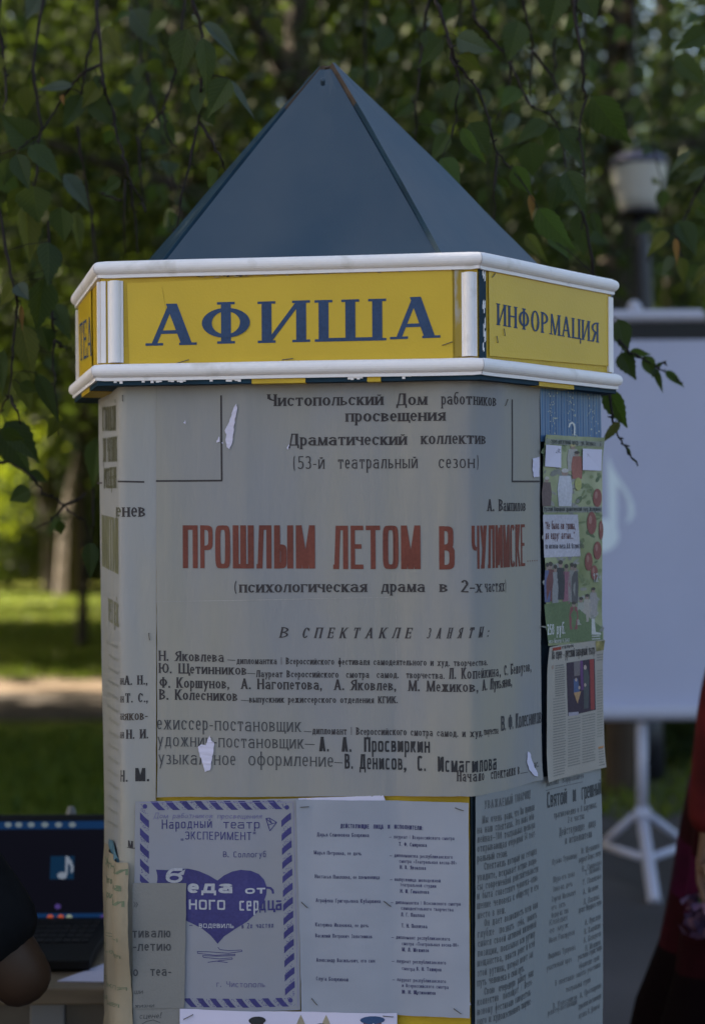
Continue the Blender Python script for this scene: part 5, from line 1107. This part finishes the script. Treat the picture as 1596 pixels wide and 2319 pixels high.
# ------------------------------------------------------------------ table with the laptop
TY = 2.62; tz = .72; woodm = mat('pale_table_wood', (.17, .125, .08), .5, var=.2, scale=5, stretch=(1, 8, 8), bump=.1)
TB = empty('folding_table', (-.75, 2.75, 0), 'pale wooden table carrying the open laptop behind the kiosk corner', 'table')
m = MB(); m.box((-1.35, 2.44, tz - .030), (-.20, 3.05, tz)); bevel(m.build('table_top', woodm, TB), .004)
wl = mat('white_table_leg', (.26, .25, .25), .5)
for lx in (-.52, -1.28):
    for ly in (2.50, 2.98):
        m = MB(); m.box((lx - .03, ly - .02, 0.005), (lx + .03, ly + .02, tz - .031)); bevel(m.build('leg', wl, TB), .004)
m = MB(); m.box((-1.30, 2.49, tz - .13), (-.25, 2.51, tz - .031)); m.build('apron', mat('apron_board', (.16, .13, .10), .6, var=.2, scale=9), TB)
m = MB(); m.box((-.49, 2.515, .05), (-.36, 2.53, tz - .14)); m.build('side_board', mat('dark_board', (.06, .05, .045), .6), TB)
o = MB(); o.rings([[(-.50, 2.47, tz + z), (-.24, 2.45, tz + z), (-.22, 2.60, tz + z), (-.40, 2.62, tz + z)] for z in (.0005, .0025)]); o = o.build('paper_sheet', WT); tag(o, 'blank white sheet on the table beside the laptop', 'paper')
LT = empty('laptop', (-.66, 2.72, tz), 'open dark laptop showing a white music note on its black screen', 'laptop')
dkp = mat('laptop_plastic', (.008, .008, .009), .5, spec=.15); lx0, lx1 = at(-70, 2000, 2.80).x, at(262, 2000, 2.80).x
def emat(name, col, e):
    mm = bpy.data.materials.new(name); mm.use_nodes = True; b = mm.node_tree.nodes['Principled BSDF']; b.inputs['Base Color'].default_value = (.002, .002, .003, 1); b.inputs['Roughness'].default_value = .4; b.inputs['Specular IOR Level'].default_value = .04
    b.inputs['Emission Color'].default_value = (*col, 1); b.inputs['Emission Strength'].default_value = e * .15; return mm
m = MB(); m.rings([[(lx0, 2.52, tz + z), (lx1, 2.52, tz + z), (lx1, 2.79, tz + z), (lx0, 2.79, tz + z)] for z in (.004, .018, .022)]); bevel(m.build('base', dkp, LT), .003)
kb = MB()
for r_ in range(5):
    for c_ in range(15):
        x = lx0 + .018 + c_ * (lx1 - lx0 - .036) / 15; y = 2.62 + r_ * .03; kb.box((x, y, tz + .0222), (x + (lx1 - lx0 - .06) / 15, y + .024, tz + .0245))
kb.build('keyboard', mat('keys', (.012, .012, .013), .6, spec=.15), LT)
# lid leans back a little
h0 = Vector((0, 2.795, tz + .024)); up_ = Vector((0, math.sin(R(12)), math.cos(R(12)))); nf = Vector((0, -up_.z, up_.y)); Lh = (at(100, 1845, 2.83).z - h0.z) / up_.z
def lidp(x, s_, o_=0.0): p = h0 + up_ * s_ + nf * o_; return (x, p.y, p.z)
m = MB(); m.rings([[lidp(lx0, s_, -.007), lidp(lx1, s_, -.007), lidp(lx1, s_, 0), lidp(lx0, s_, 0)] for s_ in (0, Lh)]); bevel(m.build('lid', dkp, LT), .003)
def lidpx(x, y):   # photo pixel -> (x, s) on the lid
    a, b = ray(x, y); s_ = (CAMZ + b * h0.y - h0.z) / (up_.z - b * up_.y); Y = h0.y + up_.y * s_; return a * Y, s_
def lquad(mb, x0, y0, x1, y1, o_):
    A, B = lidpx(x0, y0), lidpx(x1, y1); mb.face([lidp(A[0], B[1], o_), lidp(B[0], B[1], o_), lidp(B[0], A[1], o_), lidp(A[0], A[1], o_)])
m = MB(); lquad(m, -60, 1858, 255, 2086, .0006); SCR = m.build('display', emat('display_dark', (.003, .003, .006), 1.0), LT)
dbl = emat('display_blue', (.010, .050, .16), .42)
m = MB(); lquad(m, -60, 1860, 255, 1876, .0010); m.build('menu_bar', dbl, LT)
m = MB(); lquad(m, 60, 2068, 255, 2084, .0010); m.build('taskbar', dbl, LT)
m = MB(); lquad(m, 116, 1938, 168, 1990, .0010); m.build('note_tile', emat('display_tile', (.005, .03, .075), .6), LT)
def ldisc(mb, x, y, rx, ry, o_): mb.face([lidp(*lidpx(x + rx * math.cos(2 * math.pi * k / 16), y - ry * math.sin(2 * math.pi * k / 16)), o_) for k in range(16)])
icm = emat('display_icon', (.26, .33, .38), .4)
for x in (20, 44, 72, 103, 134, 165): m = MB(); ldisc(m, x, 1867, 8, 6, .0014); m.build('menu_icon', icm, LT)
m = MB(); ldisc(m, 142, 1982, 11, 8, .0014)
for P in ([(150, 1938), (156, 1938), (154, 1980), (149, 1980)], [(155, 1938), (164, 1950), (168, 1964), (166, 1976), (161, 1975), (162, 1962), (155, 1952)]):
    for t in tessellate_polygon([[Vector((a, b, 0)) for a, b in P]]): m.face([lidp(*lidpx(*P[i]), .0014 if len(P) == 4 else .0016) for i in t])
m.build('note_icon', emat('display_note', (.32, .38, .48), .45), LT)
for cs, xs_ in (((.30, .36, .28), (68, 76, 158)), ((.50, .10, .05), (115, 139)), ((.08, .05, .22), (235, 132))):
    icm = emat('icon_%d' % xs_[0], cs, .6)
    for x in xs_: m = MB(); ldisc(m, x, 2076 if x != 132 else 2052, 7, 6, .0014); m.build('taskbar_icon', icm, LT)
m = MB(); c_ = at(162, 1840, 2.86); m.tube([c_ + Vector((0, 0, -.02)), c_, c_ + Vector((0, 0, .012))], [.009, .010, .006], 10); m.build('webcam', mat('webcam_grey', (.16, .155, .14), .5), LT)

# ------------------------------------------------------------------ people
def skin_body(name, joints, bones, root, m, parent, sub=2):
    """one continuous surface grown round a posed skeleton"""
    names = list(joints); org = Vector(parent.location); me = bpy.data.meshes.new(name)
    me.from_pydata([tuple(Vector(joints[n][0]) - org) for n in names], [(names.index(a), names.index(b)) for a, b in bones], [])
    o = bpy.data.objects.new('tmp', me); COL.objects.link(o); sk = o.modifiers.new('skin', 'SKIN')
    for i, n in enumerate(names):
        r = joints[n][1]; me.skin_vertices[0].data[i].radius = r if isinstance(r, tuple) else (r, r); me.skin_vertices[0].data[i].use_root = (n == root)
    sk.use_smooth_shade = True; ss = o.modifiers.new('sub', 'SUBSURF'); ss.levels = sub; ss.render_levels = sub
    dg = bpy.context.evaluated_depsgraph_get(); dg.update(); me2 = bpy.data.meshes.new_from_object(o.evaluated_get(dg)); bpy.data.objects.remove(o); me2.name = name
    for p in me2.polygons: p.use_smooth = True
    me2.materials.clear(); q = bpy.data.objects.new(name, me2); COL.objects.link(q); me2.materials.append(m); q.parent = parent; return q
skinm = mat('skin', (.13, .07, .05), .5, var=.1, scale=20); skin2 = mat('tanned_skin', (.036, .017, .008), .6, var=.12, scale=20)
def hand(J, Bn, pre, wrist, d, side, palm_n, curl=.5, sc=1.0):
    """palm, four bent fingers of different length and a thumb leaving the side of the palm"""
    d = Vector(d).normalized(); pn = Vector(palm_n).normalized(); sd = d.cross(pn).normalized() * side
    J[pre + 'palm'] = (wrist + d * .045 * sc, (.034 * sc, .016 * sc)); Bn.append((pre + 'wrist', pre + 'palm'))
    for k, (o_, L) in enumerate(((-.030, .070), (-.010, .080), (.010, .075), (.029, .060))):
        b = wrist + (d * .085 + sd * o_) * sc; p = pre + 'palm'
        for q, f in enumerate((0, .45, .8, 1.0)):
            a = curl * (q * .55); dirv = d * math.cos(a) + pn * math.sin(a); b2 = b if q == 0 else b + dirv * L * (.45, .45, .35, .2)[q] * sc
            J[f'{pre}f{k}{q}'] = (b2, (.0095 - .001 * q) * sc); Bn.append((p, f'{pre}f{k}{q}')); p = f'{pre}f{k}{q}'; b = b2
    p = pre + 'palm'; b = wrist + (d * .03 - sd * .035) * sc
    for q in range(3):
        J[f'{pre}t{q}'] = (b, (.0115 - .0015 * q) * sc); Bn.append((p, f'{pre}t{q}')); p = f'{pre}t{q}'; b = b + (d * .75 - sd * .5 + pn * .35).normalized() * .03 * sc
def head_bits(parent, c, fwd, hairm, rad=.095, long=False):
    """hair cap, eyes and ears on the head; nose and mouth are shaped in the skinned head"""
    fwd = Vector(fwd).normalized(); sd = fwd.cross(Vector((0, 0, 1))).normalized(); m = MB(); rings = []
    for i in range(9):
        a = math.pi * (.0 + .62 * i / 8); row = []
        for k in range(20):
            t = 2 * math.pi * k / 20; dirv = (fwd * math.cos(t) * .95 + sd * math.sin(t) * .80) * math.sin(a) + Vector((0, 0, 1.12)) * math.cos(a)
            face = max(0, math.cos(t)) * max(0, (i - 4) / 4); z = 1.0 - .25 * face
            row.append(c + dirv * (rad * 1.17 + .004 * math.sin(t * 9 + i)) * z + Vector((0, 0, .05 * face)) - fwd * .012 - Vector((0, 0, .12 if (long and i == 8 and math.cos(t) < .2) else 0)))
        rings.append(row)
    m.rings(rings); m.build('hair', hairm, parent, smooth=True)
    for s_ in (-1, 1):
        m = MB(); e = c + fwd * rad * .90 + sd * s_ * .031 + Vector((0, 0, .004)); m.tube([e - fwd * .008, e, e + fwd * .004], [.010, .010, .005], 10); m.build('eye', mat('eye_dark', (.05, .04, .035), .2), parent)
# man in dark clothes at the laptop, seen from behind and mostly outside the picture
M1 = empty('person', (-.90, 2.15, 0), 'seated person in black short sleeves with bare elbow, facing the laptop', 'person')
sh = at(-62, 1842, 2.14); el_ = at(66, 2232, 2.12); wr = Vector((-.62, 2.47, tz + .07))
J, Bn = {}, []
J['pelvis'] = (Vector((-.88, 2.02, .52)), (.17, .12)); J['belly'] = (Vector((-.88, 2.02, .70)), (.16, .12)); J['chest'] = (Vector((-.87, 2.06, .93)), (.18, .125)); J['neckb'] = (Vector((-.86, 2.10, 1.10)), (.075, .07)); J['neck'] = (Vector((-.86, 2.13, 1.17)), .055); J['jaw'] = (Vector((-.86, 2.17, 1.25)), (.065, .075)); J['head'] = (Vector((-.86, 2.17, 1.33)), (.078, .092)); J['crown'] = (Vector((-.86, 2.165, 1.40)), (.06, .07)); J['nose'] = (Vector((-.86, 2.262, 1.295)), .010)
Bn += [('pelvis', 'belly'), ('belly', 'chest'), ('chest', 'neckb'), ('neckb', 'neck'), ('neck', 'jaw'), ('jaw', 'head'), ('head', 'crown'), ('head', 'nose')]
for s_, S1, E1, W1 in ((1, sh + Vector((-.07, 0, -.03)), el_, wr), (-1, Vector((-1.07, 2.08, 1.03)), Vector((-1.16, 2.16, .80)), Vector((-.98, 2.44, tz + .07)))):
    p = 'r' if s_ > 0 else 'l'; J[p + 'sho'] = (S1, .062); J[p + 'ua'] = (S1.lerp(E1, .5), .052); J[p + 'elb'] = (E1, .046); J[p + 'fa'] = (E1.lerp(W1, .4), .042); J[p + 'wrist'] = (W1, (.030, .022))
    Bn += [('neckb', p + 'sho'), (p + 'sho', p + 'ua'), (p + 'ua', p + 'elb'), (p + 'elb', p + 'fa'), (p + 'fa', p + 'wrist')]
    hand(J, Bn, p, W1, (.1 * -s_, 1, -.15), s_, (0, -.2, -1), .55)
    hp = Vector((-.88 + .10 * s_, 2.05, .50)); kn = Vector((-.88 + .16 * s_, 2.40, .47)); an = Vector((-.88 + .14 * s_, 2.36, .09))
    J[p + 'hip'] = (hp, .095); J[p + 'thigh'] = (hp.lerp(kn, .5), .08); J[p + 'knee'] = (kn, .062); J[p + 'calf'] = (kn.lerp(an, .35), .058); J[p + 'ank'] = (an, .04); J[p + 'toe'] = (an + Vector((.02 * s_, .17, -.05)), (.04, .03))
    Bn += [('pelvis', p + 'hip'), (p + 'hip', p + 'thigh'), (p + 'thigh', p + 'knee'), (p + 'knee', p + 'calf'), (p + 'calf', p + 'ank'), (p + 'ank', p + 'toe')]
skin_body('body', J, Bn, 'pelvis', skin2, M1)
blackm = mat('black_cloth', (.006, .0065, .008), .9, var=.4, scale=14, bump=.9, bscale=16, spec=.1)
K, Kb = {}, []
def cp(n, gr): r = J[n][1]; r = r if isinstance(r, tuple) else (r, r); K[n] = (J[n][0], (r[0] + gr, r[1] + gr))
for n in ('pelvis', 'belly', 'chest', 'neckb'): cp(n, .022)
Kb += [('pelvis', 'belly'), ('belly', 'chest'), ('chest', 'neckb')]
for p in 'rl':
    for n in ('sho', 'ua'): cp(p + n, .026)
    K[p + 'cuff'] = (J[p + 'ua'][0].lerp(J[p + 'elb'][0], .72), (.082, .082)); Kb += [('neckb', p + 'sho'), (p + 'sho', p + 'ua'), (p + 'ua', p + 'cuff')]
skin_body('shirt', K, Kb, 'pelvis', blackm, M1)
K, Kb = {}, []
for p in 'rl':
    for n in ('hip', 'thigh', 'knee', 'calf', 'ank'): cp(p + n, .018)
    Kb += [('pelvis', p + 'hip')] + [(p + a, p + b) for a, b in (('hip', 'thigh'), ('thigh', 'knee'), ('knee', 'calf'), ('calf', 'ank'))]
cp('pelvis', .024); skin_body('trousers', K, Kb, 'pelvis', mat('dark_trousers', (.018, .018, .024), .85), M1)
head_bits(M1, Vector((-.86, 2.165, 1.345)), (0, 1, 0), mat('dark_hair', (.02, .015, .012), .6))
# stool under him
ST = empty('stool', (-.88, 2.02, 0), 'dark wooden stool under the seated person in black', 'stool'); stm = mat('stool_wood', (.10, .06, .035), .55, var=.2, scale=8)
m = MB(); m.rings([[(-.88 + .17 * math.cos(k * .3927), 2.02 + .17 * math.sin(k * .3927), z) for k in range(16)] for z in (.352, .385)]); bevel(m.build('seat', stm, ST), .006)
for k in range(4): m = MB(); a = k * 1.5708 + .785; m.tube([(-.88 + .11 * math.cos(a), 2.02 + .11 * math.sin(a), .353), (-.88 + .16 * math.cos(a), 2.02 + .16 * math.sin(a), .004)], [.018, .014], 8); m.build('leg', stm, ST)
# woman in a red blouse and wide maroon skirt at the right edge
WY = 3.2; cx_ = 1.075
M2 = empty('person', (cx_, WY, 0), 'standing person in a red blouse and long dark maroon skirt with magenta bands', 'person')
J, Bn = {}, []
J['pelvis'] = (Vector((cx_, WY, .90)), (.15, .11)); J['waist'] = (Vector((cx_, WY, 1.06)), (.12, .09)); J['chest'] = (Vector((cx_, WY, 1.26)), (.145, .10)); J['neckb'] = (Vector((cx_, WY, 1.40)), (.06, .055)); J['neck'] = (Vector((cx_, WY - .01, 1.46)), .045); J['jaw'] = (Vector((cx_ - .02, WY - .02, 1.54)), (.058, .066)); J['head'] = (Vector((cx_ - .015, WY - .015, 1.61)), (.07, .082)); J['crown'] = (Vector((cx_ - .01, WY - .01, 1.68)), (.055, .062)); J['nose'] = (Vector((cx_ - .098, WY - .035, 1.585)), .009)
Bn += [('pelvis', 'waist'), ('waist', 'chest'), ('chest', 'neckb'), ('neckb', 'neck'), ('neck', 'jaw'), ('jaw', 'head'), ('head', 'crown'), ('head', 'nose')]
hw_ = at(1580, 2030, WY - .12)
for s_, S1, E1, W1 in ((-1, Vector((cx_ - .165, WY, 1.35)), at(1652, 1570, WY - .03), Vector((hw_.x + .02, WY - .12, hw_.z + .09))), (1, Vector((cx_ + .165, WY, 1.35)), Vector((cx_ + .24, WY + .02, 1.09)), Vector((cx_ + .22, WY - .10, .86)))):
    p = 'r' if s_ > 0 else 'l'; J[p + 'sho'] = (S1, .052); J[p + 'ua'] = (S1.lerp(E1, .5), .045); J[p + 'elb'] = (E1, .038); J[p + 'fa'] = (E1.lerp(W1, .4), .036); J[p + 'wrist'] = (W1, (.026, .02))
    Bn += [('neckb', p + 'sho'), (p + 'sho', p + 'ua'), (p + 'ua', p + 'elb'), (p + 'elb', p + 'fa'), (p + 'fa', p + 'wrist')]
    hand(J, Bn, p, W1, (-.15, -.25, -1), s_, (.9, -.3, 0), .5, .92)
    hp = Vector((cx_ + .09 * s_, WY, .86)); kn = Vector((cx_ + .10 * s_, WY - .03, .47)); an = Vector((cx_ + .10 * s_, WY, .09))
    J[p + 'hip'] = (hp, .085); J[p + 'knee'] = (kn, .055); J[p + 'calf'] = (kn.lerp(an, .35), .052); J[p + 'ank'] = (an, .036); J[p + 'toe'] = (an + Vector((-.14, -.06, -.055)), (.036, .026)); Bn += [('pelvis', p + 'hip'), (p + 'hip', p + 'knee'), (p + 'knee', p + 'calf'), (p + 'calf', p + 'ank'), (p + 'ank', p + 'toe')]
skin_body('body', J, Bn, 'pelvis', skinm, M2)
redm = mat('red_blouse', (.075, .008, .009), .85, var=.45, scale=10, bump=.9, bscale=14, spec=.12); marm = mat('maroon_skirt', (.020, .0022, .0045), .9, var=.5, scale=7, bump=.9, bscale=9, spec=.08); magm = mat('magenta_band', (.034, .002, .018), .85, var=.5, scale=9, spec=.08)
K, Kb = {}, []
for n in ('waist', 'chest', 'neckb'): cp(n, .02)
Kb += [('waist', 'chest'), ('chest', 'neckb')]
for p in 'rl':
    for n in ('sho', 'ua', 'elb'): cp(p + n, .034 if n != 'sho' else .028)
    K[p + 'cuff'] = (J[p + 'elb'][0].lerp(J[p + 'wrist'][0], .92), (.055, .055)); Kb += [('neckb', p + 'sho'), (p + 'sho', p + 'ua'), (p + 'ua', p + 'elb'), (p + 'elb', p + 'cuff')]
skin_body('blouse', K, Kb, 'waist', redm, M2)
m = MB(); rings = []; NS = 72
prof = [(1.17, .135), (1.12, .165), (1.06, .26), (.98, .325), (.88, .345), (.78, .36), (.66, .375), (.54, .395), (.42, .435), (.30, .45), (.24, .455), (.235, .445), (.30, .43)]
for z, r_ in prof:
    f = max(0, (1.05 - z) / .8); rings.append([(cx_ + r_ * math.cos(t) * (1 + .10 * f * math.sin(9 * t + 2 * z) + .04 * f * math.sin(17 * t)), WY + r_ * .8 * math.sin(t) * (1 + .10 * f * math.sin(9 * t + 2 * z)), z + .012 * f * math.sin(5 * t)) for t in [2 * math.pi * k / NS for k in range(NS)]])
sk_ = len(m.f); m.rings(rings, False)
for k in range(len(m.f)):
    row = k // NS; m.mi[k] = 1 if row in (3, 5) else (2 if row >= 7 else 0)
m.build('skirt', [marm, magm, mat('skirt_shade', (.005, .0022, .003), .9, spec=.05)], M2, smooth=True)  # lower rows near black, skirt shadow put into the colour
head_bits(M2, Vector((cx_ - .012, WY - .01, 1.63)), (-1, -.25, 0), mat('brown_hair', (.07, .04, .02), .6), .085, True)
m = MB(); fl = Vector((hw_.x - .005, WY - .16, hw_.z - .03)); rf = random.Random(4)
for k in range(46):
    d = Vector([rf.gauss(0, 1) for _ in range(3)]).normalized(); q = fl + d * .048 * rf.uniform(.5, 1); m.cur = k % 3; l = .016; a = d.orthogonal().normalized(); b_ = d.cross(a)
    m.face([q - a * l, q + b_ * l + d * .004, q + a * l, q - b_ * l + d * .004])
m.cur = 3; m.tube([fl + Vector((0, 0, .02)), Vector((hw_.x + .01, WY - .13, hw_.z + .05))], [.006, .005], 6)
o = m.build('posy', [mat('lilac_petal', (.07, .04, .10), .7), mat('pink_petal', (.20, .09, .12), .7), mat('mauve_petal', (.10, .05, .11), .7), mat('posy_stem', (.05, .09, .03), .7)]); tag(o, 'small lilac and pink posy held by the standing person', 'flowers')

# short wooden post behind the screen
pp = at(1396, 1169, 7.9); WP = MB(); WP.tube([(pp.x, 7.9, 0), (pp.x + .01, 7.9, .45), (pp.x, 7.9, .92)], [.085, .082, .08], 10); WP.tube([(pp.x, 7.9, .92), (pp.x, 7.9, .95)], [.09, .06], 10)
tag(WP.build('wooden_post', mat('brown_post_wood', (.055, .036, .022), .85, var=.4, scale=12, stretch=(1, 1, .2), bump=.5, bscale=30)), 'short brown wooden post behind the tripod screen', 'post')
